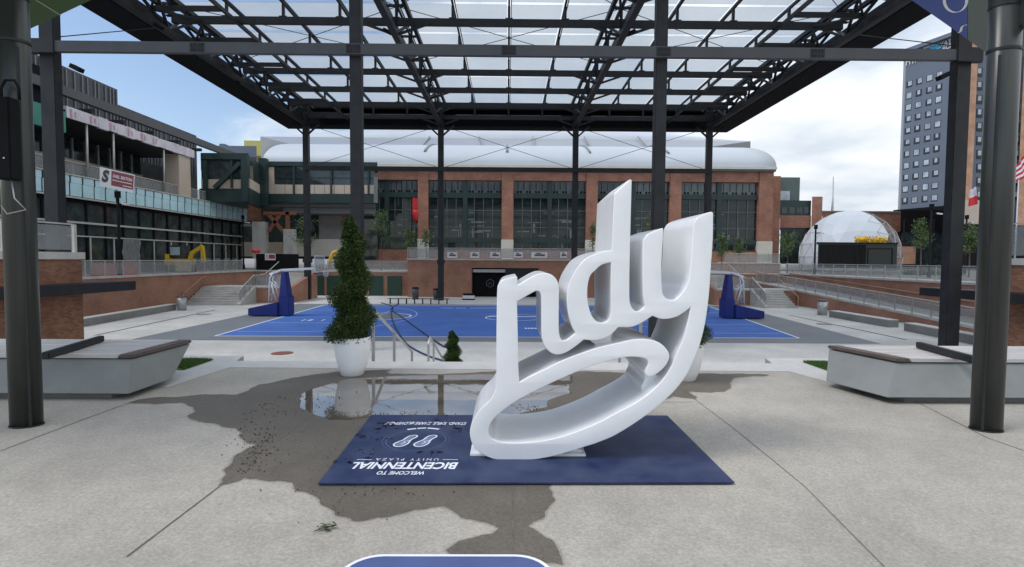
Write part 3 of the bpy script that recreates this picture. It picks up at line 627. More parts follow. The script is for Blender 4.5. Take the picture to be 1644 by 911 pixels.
# longitudinal trusses
for x in CX:
    w_ = .55
    bm = BM(); y0, y1 = 17.5, YF + .3
    for s in (-1, 1):
        bar(bm, (x + s * w_, y0, ZG - .25), (x + s * w_, y1, ZG - .25), .2, .24)
    bar(bm, (x, y0, ZB), (x, y1, ZB), .34, .3)
    n = 16
    for i in range(n):
        ya_ = y0 + (y1 - y0) * i / n; yb_ = y0 + (y1 - y0) * (i + 1) / n
        for s in (-1, 1):
            a = (x, ya_, ZB + .1) if i % 2 == 0 else (x + s * w_, ya_, ZG - .3); b = (x + s * w_, yb_, ZG - .3) if i % 2 == 0 else (x, yb_, ZB + .1)
            bar(bm, a, b, .13)
        bar(bm, (x - w_, yb_, ZG - .25), (x + w_, yb_, ZG - .25), .12)
    obj('truss', bm, 'steel', cn_)
# transverse beams with posts
ZP = 14.5
for k in range(-1, NB + 1):
    y = YN + bay * k
    bm = BM(); box(bm, -18.3, 18.3, y - .1, y + .1, ZP - .19, ZP + .19)
    for j in range(-6, 7):
        x = j * 3.07
        box(bm, x - .07, x + .07, y - .06, y + .06, ZP + .19, ZG - .16); box(bm, x - .2, x + .2, y - .11, y + .11, ZP + .192, ZP + .24)
    obj('cross_beam', bm, 'steel_mid' if 0 else 'steel', cn_)
    for x in CX[1:3]:
        bm = BM()
        for s in (-1, 1): bar(bm, (x + s * .15, y - .14, ZB + .05), (x + s * 1.9, y - .14, ZP - .1), .12)
        obj('knee_brace', bm, 'steel', cn_)
for j in range(-6, 7):
    x = j * 3.07
    bm = BM(); box(bm, x - .05, x + .05, 17.6, YF, ZG - .16, ZG - .02); box(bm, x + .1, x + .15, 17.6, YF, ZG - .1, ZG - .02); obj('rafter', bm, 'steel', cn_)
for k in range(-1, NB):
    for j in range(-6, 6):
        x = j * 3.07; y = YN + bay * k
        bm = BM(); box(bm, x + .16, x + 2.95, y + .16, y + bay - .16, ZG, ZG + .02); obj('roof_panel', bm, 'roofglass', cn_)
# mid members in the outer bays
for sx in (-1, 1):
    bm = BM()
    for k in range(NB):
        y = YN + bay * (k + .5); x0, x1 = sorted((sx * 18.3, sx * 14.6)); box(bm, x0, x1, y - .07, y + .07, ZB + .35, ZB + .6)
        y2 = YN + bay * (k + 1); bar(bm, (sx * 18.3, y, ZB + .45), (sx * 16.6, y2, ZP), .1); bar(bm, (sx * 18.3, y + .2, ZB + .45), (sx * 16.6, y - bay * .5, ZP), .1)
    x = sx * 14.6; box(bm, x - .06, x + .06, YN, YF, ZB + .38, ZB + .58)
    obj('outrigger', bm, 'steel', cn_)
# solid edge
for sx in (-1, 1):
    x0, x1 = sorted((sx * 18.95, sx * 20.7)); bm = BM(); box(bm, x0, x1, 17.5, 49.3, ZB, ZB + .12)
    xo = sx * 20.7; box(bm, min(xo, xo - sx * .12), max(xo, xo - sx * .12), 17.5, 50.6, ZB + .122, ZG + .3)
    for k in range(14):
        y = 18.5 + k * 2.3; box(bm, x0 + .1, x1 - .14, y - .05, y + .05, ZB + .122, ZB + .5)
    obj('edge_soffit', bm, 'black', cn_)
bm = BM(); box(bm, -20.7, 20.7, 49.302, 50.6, ZB, ZB + .12); box(bm, -20.58, 20.58, 50.45, 50.6, ZB + .122, ZG + .3); box(bm, -18.3, 18.3, 49.31, 50.44, ZG - .2, ZG - .1); obj('edge_soffit', bm, 'black', cn_)
bm = BM()
for x0, x1 in ((-17.5, -7.1), (-5.3, 5.3), (7.1, 17.5)):
    tube(bm, [(x0, YF + .2, ZP - .1), (x0 + .5, YF + .2, ZP + .25), (x1 - .5, YF + .2, ZP + .25), (x1, YF + .2, ZP - .1)], .05, 6)
obj('pipe', bm, 'steel_mid', cn_)
# cables
cb_ = [((-6.1, YF, 9.9), (6.1, YF, ZB)), ((6.1, YF, 9.9), (-6.1, YF, ZB)), ((-18.3, YF, 9.9), (-6.2, YF, ZB)), ((-6.2, YF, 9.9), (-18.3, YF, ZB)), ((18.3, YF, 9.9), (6.2, YF, ZB)), ((6.2, YF, 9.9), (18.3, YF, ZB))]
for x0, x1 in ((-18.4, -6.15), (-6.15, 6.15), (6.15, 18.4)):
    for y0, y1 in ((YN - 4, YN + 8), (YN + 8, YN + 16)):
        cb_ += [((x0, y0, ZG - .1), (x1, y1, ZG - .1)), ((x1, y0, ZG - .1), (x0, y1, ZG - .1))]
cb_ += [((-18.1, YN, 10.4), (-18.7, YN + 7, ZB)), ((18.1, YN, 10.4), (18.7, YN + 7, ZB))]
for a, b in cb_:
    bm = BM(); tube(bm, [a, b], .022, 5); obj('brace_cable', bm, 'steel', cn_)
# floodlights
def flood(px, py, Y, s, lab):
    c = D(px, py, Y); t = thing('floodlight', lab, 'floodlight', tuple(c), 'black floodlights on the canopy steel')
    bm = BM(); bar(bm, c, c + Vector((.2 * s, -.1, -.1)), .07); obj('arm', bm, 'black', t)
    bm = BM(); bar(bm, c + Vector((.12 * s, -.1, -.04)), c + Vector((.52 * s, -.15, -.24)), .24, .17); obj('lamp_head', bm, 'black', t)
flood(114, 106, YN - .5, 1, 'black floodlight under the left end of the near tie beam'); flood(1523, 119, YN - .5, -1, 'black floodlight under the right end of the near tie beam')
for i, (px, py, Y, s, lab) in enumerate(((247, 40, 28, 1, 'upper of the two black floodlights on the left roof edge'), (373, 127, 37, 1, 'lower of the two black floodlights on the left roof edge'), (1385, 60, 30, -1, 'upper of the two black floodlights on the right roof edge'), (1256, 137, 39, -1, 'lower of the two black floodlights on the right roof edge'), (613, 48, 29.4, 1, 'black floodlight on the left inner truss'), (1022, 50, 29.4, -1, 'black floodlight on the right inner truss'))): flood(px, py, Y, s, lab)

# ================================================================== SHADE SHAPES and near columns
ZS = 4.7
t = thing('shade_panel', 'green underside of a flat shade panel at the top left corner', 'shade panel', tuple(G(60, 20, ZS)), 'shade panels above the plaza')
a, b = G(-90, 112, ZS), G(200, -25, ZS)
bm = BM(); sheet(bm, [(a.x, a.y), (b.x, b.y), (b.x + .6, 3.5), (a.x - .3, 3.0)], ZS, -.14); obj('panel', bm, 'shade_green', t)
bm = BM(); strip(bm, [g2(57, 0, ZS - .004), g2(98, 25, ZS - .004)], .02, ZS - .004); obj('seam', bm, 'galv', t, fix=False)
t = thing('shade_panel', 'blue underside of a flat shade panel with white circle lines, top right', 'shade panel', tuple(G(1534, 20, ZS)), 'shade panels above the plaza')
a, b = G(1400, -44, ZS), G(1553, 63, ZS); c = G(1553, -60, ZS)
bm = BM(); e = G(1400, -200, ZS); sheet(bm, [(a.x, a.y), (b.x, b.y), (c.x, c.y), (e.x, e.y)], ZS, -.10); obj('panel', bm, 'shade_blue', t)
bm = BM(); strip(bm, [g2(1534 + 18 * math.cos(R(k)), 19 * math.sin(R(k)) + 1, ZS - .004) for k in range(-10, 196, 8)], .028, ZS - .004)
strip(bm, [g2(x_, y_, ZS - .004) for x_, y_ in ((1538, 53), (1542, 51), (1544, 44), (1547, 41), (1553, 40))], .026, ZS - .0045); obj('white_line', bm, 'ink', t, fix=False)
t = thing('shade_panel', 'grey green underside of a shade panel beside the blue one, top right', 'shade panel', tuple(G(1570, 20, ZS + .02)), 'shade panels above the plaza')
a, b, c = G(1554, 64.5, ZS), G(1600, 96, ZS), G(1554, -60, ZS); e = G(1740, -60, ZS); e2 = G(1740, 80, ZS)
bm = BM(); sheet(bm, [(a.x, a.y), (b.x, b.y), (e2.x, e2.y), (e.x, e.y), (c.x, c.y)], ZS, -.10); obj('panel', bm, 'green_roof', t)
bm = BM(); box(bm, b.x - .12, b.x - .02, b.y - .3, b.y - .2, ZS - .12, ZS - .002); obj('camera_mount', bm, 'black', t)
def near_column(px, py, lab, s):
    c = G(px, py, 0); t = thing('steel_column', lab, 'column', (c.x, c.y, 0), 'near round columns')
    bm = BM(); lathe(bm, c.x, c.y, [(.134, 0), (.134, 2.6), (.134, ZS + .05)], 40, 1, .8); obj('shaft', bm, 'steel_near', t)
    bm = BM(); lathe(bm, c.x, c.y, [(.142, 0.001), (.142, .012)], 40, 1, .8); obj('foot_ring', bm, 'steel', t)
    bm = BM(); lathe(bm, c.x, c.y, [(.14, 3.55), (.14, 3.575)], 40, 1, .8, cap=False); lathe(bm, c.x, c.y, [(.139, 3.95), (.139, 4.6)], 40, 1, .8, cap=False); bar(bm, (c.x - s * .105, c.y - .075, .02), (c.x - s * .105, c.y - .075, 3.5), .02, .012); obj('sleeve_and_streak', bm, 'steel', t)  # upright bar is added to stand for the highlight streak along the shaft
    return c, t
c, t = near_column(43, 683, 'round charcoal column at the left edge with a black speaker box', -1)
bm = BM(); hx = D(17, 250, c.y - .2).x; box(bm, hx - .09, hx + .05, c.y - .26, c.y - .14, 2.28, 3.0); bms = bm
sp_ = thing('speaker', 'slim black speaker box strapped on the left column', 'speaker', (hx, c.y - .2, 2.28))
obj('box', bms, 'black', sp_, bevel=.012)
bm = BM(); box(bm, hx - .01, hx + .003, c.y - .263, c.y - .261, 2.46, 2.47); obj('label', bm, 'ink', sp_)
bm = BM(); tube(bm, [(hx, c.y - .2, 2.28), (hx + .02, c.y - .2, 2.12), (hx + .1, c.y - .18, 2.02), (hx - .06, c.y - .19, 1.98), (hx - .12, c.y - .18, 2.06)], .006, 6); obj('cable', bm, 'galv', sp_)
bm = BM()
P = [(hx - .10, 3.0), (hx - .10, 3.1), (hx - .06, 3.17), (hx + .02, 3.17), (hx + .06, 3.1), (hx + .06, 3.0)]
tube(bm, [(x, c.y - .16, z) for x, z in P], .012, 6); obj('bracket', bm, 'black', sp_)
c2, t = near_column(1583, 690, 'round charcoal column at the right edge in front of the right bench', 1)
bm = BM(); box(bm, c2.x + .03, c2.x + .15, c2.y - .17, c2.y - .02, 3.75, ZS); obj('side_plate', bm, 'steel', t)

# ================================================================== CONCRETE BENCHES
def bench(A, B, A2, B2, xo, lab, s):
    """A near top corner, B far top tip, A2/B2 the same below"""
    nn_ = (B - A).cross(A2 - A); B2 = Vector((A.x - ((B2.y - A.y) * nn_.y + (B2.z - A.z) * nn_.z) / nn_.x, B2.y, B2.z))
    t = thing('concrete_bench', lab, 'bench', ((A.x + xo) / 2, (A.y + B.y) / 2, 0), 'tapered concrete benches')
    bm = BM(); hexa(bm, [A2, B2, (xo, B2.y, A2.z), (xo, A2.y, A2.z)], [A, B, (xo, B.y, A.z), (xo, A.y, A.z)]); obj('body', bm, 'bench_conc', t, bevel=.008)
    bm = BM(); i = s * .28
    hexa(bm, [(A2.x + i, A2.y + .12, 0), (B2.x + i, B2.y - .1, 0), (xo - i, B2.y - .1, 0), (xo - i, A2.y + .12, 0)], [(A2.x + i, A2.y + .12, A2.z), (B2.x + i, B2.y - .1, A2.z), (xo - i, B2.y - .1, A2.z), (xo - i, A2.y + .12, A2.z)]); obj('plinth', bm, 'conc_dark', t)
    # slats run along the bench; end trim across
    bm = BM(); n = 9; z0, z1 = A.z + .012, A.z + .055; tr = s * .16
    for k in range(n):
        f0, f1 = k / n, (k + .93) / n
        ya_, yb_ = A.y - .02 + (B.y - A.y + .02) * f0, A.y - .02 + (B.y - A.y + .02) * f1
        xa_ = A.x + (B.x - A.x) * f0 + tr; xb_ = A.x + (B.x - A.x) * f1 + tr
        hexa(bm, [(xa_, ya_, z0), (xb_, yb_, z0), (xo, yb_, z0), (xo, ya_, z0)], [(xa_, ya_, z1), (xb_, yb_, z1), (xo, yb_, z1), (xo, ya_, z1)])
    obj('slatted_seat', bm, 'wood', t, bevel=.006)
    bm = BM(); e = s * -.02
    hexa(bm, [(A.x + e, A.y - .025, z0), (B.x + e, B.y, z0), (B.x + tr - s * .01, B.y, z0), (A.x + tr - s * .01, A.y - .025, z0)], [(A.x + e, A.y - .025, z1), (B.x + e, B.y, z1), (B.x + tr - s * .01, B.y, z1), (A.x + tr - s * .01, A.y - .025, z1)]); obj('end_trim', bm, 'wood_edge', t, bevel=.012)
    return t
tL = bench(G(213, 577, .42), G(306, 552, .42), G(207, 633, .075), G(292, 608, .075), -10.5, 'tapered concrete bench with pale slatted seat, left side of the plaza', -1)
tR = bench(G(1440, 583, .42), G(1330, 561, .42), G(1425, 639, .075), G(1341, 612, .075), 11.5, 'tapered concrete bench with pale slatted seat, right side of the plaza', 1)
for t, pa, pb in ((tL, (66, 566), (158, 539)), (tR, (1470, 549), (1562, 573))):
    a, b = G(*pa, .56), G(*pb, .56)
    bm = BM(); hexa(bm, [(a.x, a.y, .482), (b.x, b.y, .482), (b.x + .08, b.y, .482), (a.x + .08, a.y, .482)], [(a.x, a.y, .56), (b.x, b.y, .56), (b.x + .08, b.y, .56), (a.x + .08, a.y, .56)]); obj('divider_bar', bm, 'steel', t, bevel=.008)

# ================================================================== FLOOR MAT with printing
m0, m1, m2, m3 = G(511, 781), G(1179, 779.5), G(1071, 671), G(596, 670)
bm = BM(); sheet(bm, [m0, m1, m2, m3], 0.024, .012); mt = single('floor_mat', bm, 'mat_navy', 'navy blue printed welcome mat lying under the white letters', 'mat', bevel=0)
ux, uy = (-1, 0, 0), (0, -1, 0)
def mtext(s, px0, px1, py0, py1, **k):
    a = G((px0 + px1) / 2, py0, .025); b = G((px0 + px1) / 2, py1, .025); c = (a + b) / 2
    l_ = G(px0, (py0 + py1) / 2, .025); r_ = G(px1, (py0 + py1) / 2, .025); c.x = (l_.x + r_.x) / 2; c.z = .0262
    return textmesh(s, c, abs(r_.x - l_.x), abs(a.y - b.y), ux, uy, k.pop('m', 'ink'), mt, **k)
mtext('WELCOME TO', 605, 681, 757, 762.5, shear=.2, bold=.02)
mtext('BICENTENNIAL', 564, 735, 742.5, 753.5, shear=.2, bold=.03)
mtext('UNITY PLAZA', 603, 704, 736.3, 739.8, spacing=1.5, m='ink')
mtext('STAND. SMILE. SHARE #LOVEINDY', 618, 749, 677.5, 682.5, shear=.25, bold=.02)
bm = BM()
for pp_ in (((654, 690), (661, 689), (668, 688.3)), ((670, 688.2), (677, 687.7), (684, 687.5)), ((686.5, 687.6), (695, 688.2), (705, 689.3))): strip(bm, [g2(x, y, .0262) for x, y in pp_], .03, .0262)
obj('curved_print', bm, 'ink', mt, fix=False)
bm = BM()
for x0, x1 in ((573, 597), (711, 735)): strip(bm, [g2(x0, 738.2, .0262), g2(x1, 738.2, .0262)], .008, .0262)
obj('print_line', bm, 'ink', mt, fix=False)
cc = G(668, 707, .025)
bm = BM()
for rr, w_ in ((.245, .005), (.275, .003)): strip(bm, [(cc.x + rr * 1.05 * math.cos(R(k)), cc.y + rr * 1.05 * math.sin(R(k))) for k in range(0, 361, 8)], w_, .0258)
obj('print_circle', bm, 'ink_faint', mt, fix=False)
def foot(cx0, flip):
    o = [(-.2, -1), (.25, -1.02), (.52, -.75), (.55, -.35), (.38, .0), (.30, .35), (.38, .75), (.22, 1.0), (-.1, 1.03), (-.38, .82), (-.42, .45), (-.36, .1), (-.52, -.3), (-.55, -.72)]
    s = .155; ang = R(20)
    out = []
    for k in range(len(o)):
        a, b_ = Vector(o[k]), Vector(o[(k + 1) % len(o)]); z_, d_ = Vector(o[k - 1]), Vector(o[(k + 2) % len(o)])
        for j in range(4):
            t_ = j / 4; out.append(.5 * ((2 * a) + (b_ - z_) * t_ + (2 * z_ - 5 * a + 4 * b_ - d_) * t_ * t_ + (3 * a - z_ - 3 * b_ + d_) * t_ ** 3))
    p = G(cx0, 708, .025); return [(p.x + (v.x * math.cos(ang) * .62 + v.y * math.sin(ang)) * s * 1.0, p.y + (-v.x * math.sin(ang) * .5 + v.y * math.cos(ang)) * s * .95) for v in out]
for cx0 in (652, 684):
    P = foot(cx0, 0); bm = BM(); sheet(bm, P, .0259); f_ = obj('footprint', bm, 'ink_faint', mt, fix=False)
    bm = BM(); strip(bm, P + [P[0]], .014, .0264); m_ = Vector((sum(p[0] for p in P) / len(P), sum(p[1] for p in P) / len(P)))
    strip(bm, [(m_.x - .03, m_.y - .09), (m_.x + .0, m_.y - .05), (m_.x - .02, m_.y - .02), (m_.x + .03, m_.y + .0)], .008, .0265); obj('outline', bm, 'ink', f_, fix=False)
# wet leaves on the mat
bm = BM()
for cx0, cy0, n in ((625, 684, 14), (590, 700, 8), (742, 690, 12), (705, 676, 8), (618, 705, 4), (575, 722, 4), (600, 735, 4), (690, 728, 5), (548, 745, 3)):
    for _ in range(n):
        p = G(random.gauss(cx0, 12), random.gauss(cy0, 4), .0266); s = random.uniform(.008, .027); a = random.uniform(0, 6.28)
        if p.y > m2.y - .03: continue
        d_ = Vector((math.cos(a), math.sin(a), 0)); e = Vector((-d_.y, d_.x, 0))
        bm.faces.new([bm.verts.new(p + d_ * s * 1.6), bm.verts.new(p + e * s * .6 + Vector((0, 0, .004))), bm.verts.new(p - d_ * s * 1.4 + e * s * .3), bm.verts.new(p - e * s * .7 + Vector((0, 0, .003)))])
tag(obj('wet_leaves', bm, 'wet_film', fix=False), 'dark wet leaf scraps scattered over the far left part of the navy mat', 'leaves', None, 'stuff')
# near rounded mat
def rrect(x0, x1, y0, y1, r):
    P = []
    for cx_, cy_, a0 in ((x1 - r, y1 - r, 0), (x0 + r, y1 - r, 90), (x0 + r, y0 + r, 180), (x1 - r, y0 + r, 270)):
        for k in range(9): a = R(a0 + k * 90 / 8); P.append((cx_ + r * math.cos(a), cy_ + r * math.sin(a)))
    return P
a, b = G(553, 906), G(887, 906); yt = G(722, 895.5).y
bm = BM(); sheet(bm, rrect(a.x, b.x, yt - 1.1, yt, .2), .018, .016); nm_ = single('round_cornered_mat', bm, 'ink', 'blue rounded mat with white border at the bottom edge', 'mat')
bm = BM(); sheet(bm, rrect(a.x + .022, b.x - .022, yt - 1.078, yt - .022, .18), .0195); obj('blue_face', bm, mat('faded_blue_vinyl', (.07, .10, .24), .5), nm_)
# sprig
tw = G(523, 851); t = thing('fallen_sprig', 'small green sprig of leaves fallen on the dry pavement', 'sprig', (tw.x, tw.y, 0))
bm = BM(); tube(bm, [tw + Vector((-.06, -.03, .008)), tw + Vector((0, 0, .016)), tw + Vector((.05, .035, .01))], .003, 5); obj('stem', bm, 'bark', t)
bm = BM()
for _ in range(22):
    p = tw + Vector((random.gauss(0, .028), random.gauss(0, .022), random.uniform(.008, .03))); a = random.uniform(0, 6.28); d_ = Vector((math.cos(a), math.sin(a), .2)) * .022; e = Vector((-d_.y, d_.x, 0)) * .3
    bm.faces.new([bm.verts.new(p + d_), bm.verts.new(p + e), bm.verts.new(p - d_), bm.verts.new(p - e)])
obj('leaves', bm, 'leaf_dark', t, fix=False)

# ================================================================== THE WHITE LETTERS
YS, DEP = 4.115, .79
def smooth(pts, k=5):
    """pts: (x, y) or (x, y, 1) for a corner; Catmull-Rom between corners"""
    n = len(pts); out = []
    for i in range(n):
        a, b = pts[i], pts[(i + 1) % n]
        z = a if len(a) == 3 else pts[i - 1]; d = b if len(b) == 3 else pts[(i + 2) % n]
        a2, b2, z2, d2 = (Vector(q[:2]) for q in (a, b, z, d))
        L_ = (b2 - a2).length
        # centripetal-ish tangents limited by segment length
        t1 = (b2 - z2); t2 = (d2 - a2)
        if t1.length > 0: t1 = t1.normalized() * L_
        if t2.length > 0: t2 = t2.normalized() * L_
        if len(a) == 3: t1 = (b2 - a2)
        if len(b) == 3: t2 = (b2 - a2)
        kk = max(1, min(8, int(L_ / 3)))
        for j in range(kk):
            t = j / kk; h00 = 2 * t ** 3 - 3 * t * t + 1; h10 = t ** 3 - 2 * t * t + t; h01 = -2 * t ** 3 + 3 * t * t; h11 = t ** 3 - t * t
            out.append(a2 * h00 + t1 * h10 + b2 * h01 + t2 * h11)
    return out
OUT = [(798.5, 463), (800.5, 456), (807, 449.5), (828, 444, 1), (830.5, 446, 1), (831, 458, 1), (850, 446.7), (862.5, 440.5), (872, 438.6), (883.6, 440.5), (892.4, 447.6), (896.8, 458), (897.3, 482.7), (897.3, 530), (899.4, 542), (903, 547.3), (908.2, 546.5), (924, 535.4, 1), (917, 521), (911.7, 500), (910.3, 474), (913.5, 456.3), (920.5, 440.5), (934.5, 420.5), (948.6, 410.8), (969.6, 403.8), (982, 402, 1), (986.3, 311, 1), (1011, 288.3, 1), (1014.4, 289.3, 1), (1012, 384), (1010.6, 470), (1012, 488), (1017.3, 497.6), (1024.3, 500.2), (1035.7, 492.3, 1), (1033, 474), (1032, 430), (1033, 389), (1036, 381), (1044, 374), (1064.3, 366.4, 1), (1065.3, 370, 1), (1062, 430), (1062.4, 456.3), (1063.8, 470.4), (1069, 479), (1078.7, 482.3), (1086, 480), (1098, 466.9), (1105, 452.8), (1108.6, 435.3), (1111, 403), (1113, 364.3), (1115.6, 355.5), (1122.6, 347.6), (1142, 340.2, 1), (1145.3, 342, 1), (1144.6, 385), (1141, 438), (1138.4, 474), (1134, 509), (1128.8, 535.4), (1122.3, 557.5), (1111.4, 583.9), (1099, 607.6), (1078, 633), (1041, 664.7), (990, 698), (960, 711), (938.4, 718), (894.5, 731.4), (863, 737.5), (838.3, 739.6), (810, 739.3), (791, 737), (773.4, 728.7), (759.3, 714.7), (754.4, 699), (755.8, 684.8), (762.8, 669), (773.4, 655), (786.5, 642.7), (795, 627), (797, 607), (797, 560), (797.5, 500)]
H1 = [(830, 484.4, 1), (831.3, 535.4), (832.3, 590), (834, 613.5, 1), (850, 605), (880, 590.5), (903, 579), (946.8, 562.6), (966, 557), (992.7, 551), (1010, 547), (1027.8, 544.7), (1045, 546), (1059.4, 551), (1070, 560.5), (1074.8, 571), (1071, 584), (1060.5, 596), (1050, 603), (1041, 605), (1036, 600.6), (1037, 594), (1041, 584), (1039.4, 578.6), (1032.4, 575), (1018.3, 573.4), (1002.5, 574.2), (972.7, 581), (937.6, 592.7), (898, 609.5), (863, 626), (827.8, 645), (806.7, 660.2), (792.7, 673), (785, 686.6), (785.5, 699), (794.4, 707), (810, 710.8), (836.6, 711.2), (871.7, 708), (906.8, 700), (958, 680), (990, 663), (1018.3, 648), (1043, 630.8), (1064, 610), (1078, 588.5), (1087, 567), (1098, 541), (1105, 514), (1109, 493.6, 1), (1098, 502), (1085.7, 509), (1070, 512.5), (1058, 511.5), (1048, 507.3, 1), (1033, 516.9), (1015.5, 524.8), (992.7, 525.7, 1), (983.7, 535.4), (973, 542.4), (955.6, 546.8), (937.2, 545.9, 1), (920.5, 559), (906.4, 567.3), (894, 569.8), (885.4, 567.3), (876.6, 559), (871.3, 547.6), (869.6, 535.4), (869.2, 500), (868.7, 476), (866, 468.6), (861.7, 467.2), (850, 473)]
H2 = [(981, 421.4, 1), (966, 425.7), (955.6, 434.5), (948.6, 441.5), (944.2, 455), (943, 474), (945, 491.5), (950.3, 507.3), (957.3, 516), (966, 518.8), (975, 516), (979.8, 507.5), (981, 493), (980.7, 465)]
def plate(loops, y0, depth, bev, res=3):
    cu = bpy.data.curves.new('c', 'CURVE'); cu.dimensions = '2D'; cu.fill_mode = 'BOTH'; cu.extrude = depth / 2 - bev; cu.bevel_depth = bev; cu.bevel_resolution = res; cu.offset = -bev
    for lp in loops:
        sp = cu.splines.new('POLY'); P = [D(q[0], q[1], y0) for q in lp]; sp.points.add(len(P) - 1)
        for i, p in enumerate(P): sp.points[i].co = (p.x, p.z, 0, 1)
        sp.use_cyclic_u = True
    to = bpy.data.objects.new('c', cu); C.objects.link(to)
    me = bpy.data.meshes.new_from_object(to.evaluated_get(bpy.context.evaluated_depsgraph_get()))
    bpy.data.objects.remove(to); bpy.data.curves.remove(cu)
    bm = BM(); bm.from_mesh(me); bpy.data.meshes.remove(me)
    bmesh.ops.remove_doubles(bm, verts=bm.verts, dist=1e-5)
    for v in bm.verts: v.co = Vector((v.co.x, y0 + depth / 2 - v.co.z, v.co.y))
    bmesh.ops.recalc_face_normals(bm, faces=bm.faces)
    for f in bm.faces: f.smooth = True
    for e in bm.edges:
        if len(e.link_faces) != 2: continue
        k_ = [0 if abs(f.normal.y) < .05 else (2 if abs(f.normal.y) > .98 else 1) for f in e.link_faces]
        if k_[0] != k_[1] or e.calc_face_angle(0) > R(35): e.smooth = False
    return bm
base = G(848, 735)
lt = thing('letter_sculpture', 'big glossy white sculpture of joined script letters over a looping swash', 'sculpture', (base.x, YS + .4, .02))
obj('letters', plate([smooth(OUT), smooth(H1), smooth(H2)], YS, DEP, .007), 'white', lt, fix=False)
# recessed webs that tie the letters to the swash
web1 = [(948, 548), (955, 552), (953, 558), (946, 563), (940, 572), (1000, 556), (988, 551), (981, 545), (984, 535), (992, 522), (970, 530)]
web2 = [(1030, 572), (1036, 580), (1033, 596), (1038, 604), (1048, 612), (1060, 604), (1072, 590), (1060, 580)]
web3 = [(1036, 598), (1041, 604), (1052, 602), (1062, 606), (1062, 618), (1050, 628), (1034, 634), (1030, 622), (1035, 610)]
for k, wb in enumerate((web1, web3)):
    obj('web', plate([smooth([(x, y) for x, y in wb])], YS + .14, DEP - .2, .004, 1), 'white', lt, fix=False)
a, b = G(754, 732, .045), G(942, 733, .045)
bm = BM(); box(bm, a.x, b.x, YS + .06, YS + .78, .025, .045); obj('base_plate', bm, 'white', lt, bevel=.003)
bm = BM()
p, q = D(757, 729, YS + .1), D(775, 700, YS + .1)
for yy in (YS + .12, YS + .55):
    hexa(bm, [(a.x + .02, yy, .045), (a.x + .14, yy, .045), (a.x + .09, yy, .20)], [(a.x + .02, yy + .02, .045), (a.x + .14, yy + .02, .045), (a.x + .09, yy + .02, .20)])
    hexa(bm, [(b.x - .32, yy, .045), (b.x - .02, yy, .045), (b.x - .16, yy, .13)], [(b.x - .32, yy + .02, .045), (b.x - .02, yy + .02, .045), (b.x - .16, yy + .02, .13)])
obj('gusset', bm, 'white', lt)

# ================================================================== PLANTERS with spiral topiary
def planter_at(px, py, lab):
    c = G(px, py); t = thing('planter', lab, 'planter', (c.x, c.y, 0), 'white round planters')
    bm = BM(); lathe(bm, c.x, c.y, [(.135, 0.0), (.15, .012), (.19, .12), (.222, .25), (.240, .38), (.245, .47), (.244, .525), (.236, .533), (.226, .525), (.222, .47)], 48, cap=False); obj('pot', bm, 'planter', t)
    bm = BM(); lathe(bm, c.x, c.y, [(.02, .47), (.223, .462)], 32); obj('soil', bm, 'soil', t)
    return c, t
def topiary_mesh(seed):
    rnd = random.Random(seed); bm = BM(); H = 1.66; pts = []
    N_ = 60000
    while len(pts) < N_:
        h = rnd.random() ** 1.25
        R0 = .35 * (1 - h) ** .45 + .015
        th = 2 * math.pi * 3.3 * h + 2.6
        # helix of foliage round a leaner core
        if rnd.random() < .72:
            r0 = R0 * .24; rb = R0 * .79
            cx0, cy0 = r0 * math.cos(th), r0 * math.sin(th); hz = h
        else:
            cx0 = cy0 = 0; rb = R0 * .74; hz = h
        v = Vector((rnd.gauss(0, 1), rnd.gauss(0, 1), rnd.gauss(0, 1))).normalized() * rb * rnd.uniform(.72, 1.06)
        p = Vector((cx0 + v.x, cy0 + v.y, H * hz + v.z * .55))
        q = noise.noise(p * 9) * .035
        p += v.normalized() * q
        if p.z < -.04: continue
        pts.append(p)
    random.seed(seed); leaves(bm, pts, .0125)
    return bm
c, t = planter_at(566, 602, 'white round planter left of the white letters, holding the tall topiary')
c2, _ = planter_at(1098, 610, 'white round planter behind the right side of the white letters')
tp = thing('spiral_topiary', 'tall dark green spiral topiary in the white planter left of the letters', 'topiary', (c.x, c.y, .47), 'spiral topiaries')
bm = topiary_mesh(3)
for v in bm.verts: v.co += Vector((c.x, c.y, .50))
obj('foliage', bm, 'leaf_dark', tp, fix=False)
bm = BM(); tube(bm, [(c.x, c.y, .46), (c.x + .01, c.y, 1.2), (c.x, c.y, 2.0)], [.025, .018, .008], 8); obj('trunk', bm, 'bark', tp)
for ch in list(tp.children): ch['_org'] = ch.get('_org')
dup(tp, (c2.x, c2.y, .47), 'dark green spiral topiary mostly hidden behind the white letters', (1, 1, .62))
sp2 = G(727, 600, ZC)
bt = Vector(((727 - 815) / 850 * 15.6, 15.6, ZC))
pt_ = thing('planter', 'white planter under the small topiary at the foot of the steps', 'planter', tuple(bt), 'white round planters')
bm = BM(); lathe(bm, bt.x, bt.y, [(.135, ZC), (.19, ZC + .12), (.24, ZC + .38), (.244, ZC + .525), (.226, ZC + .525), (.222, ZC + .47)], 40, cap=False); obj('pot', bm, 'planter', pt_)
bm = BM(); lathe(bm, bt.x, bt.y, [(.02, ZC + .47), (.223, ZC + .462)], 24); obj('soil', bm, 'soil', pt_)
dup(tp, (bt.x, bt.y, ZC + .47), 'small dark green spiral topiary rising behind the steps, right of the lower handrail', (1, 1, .72))

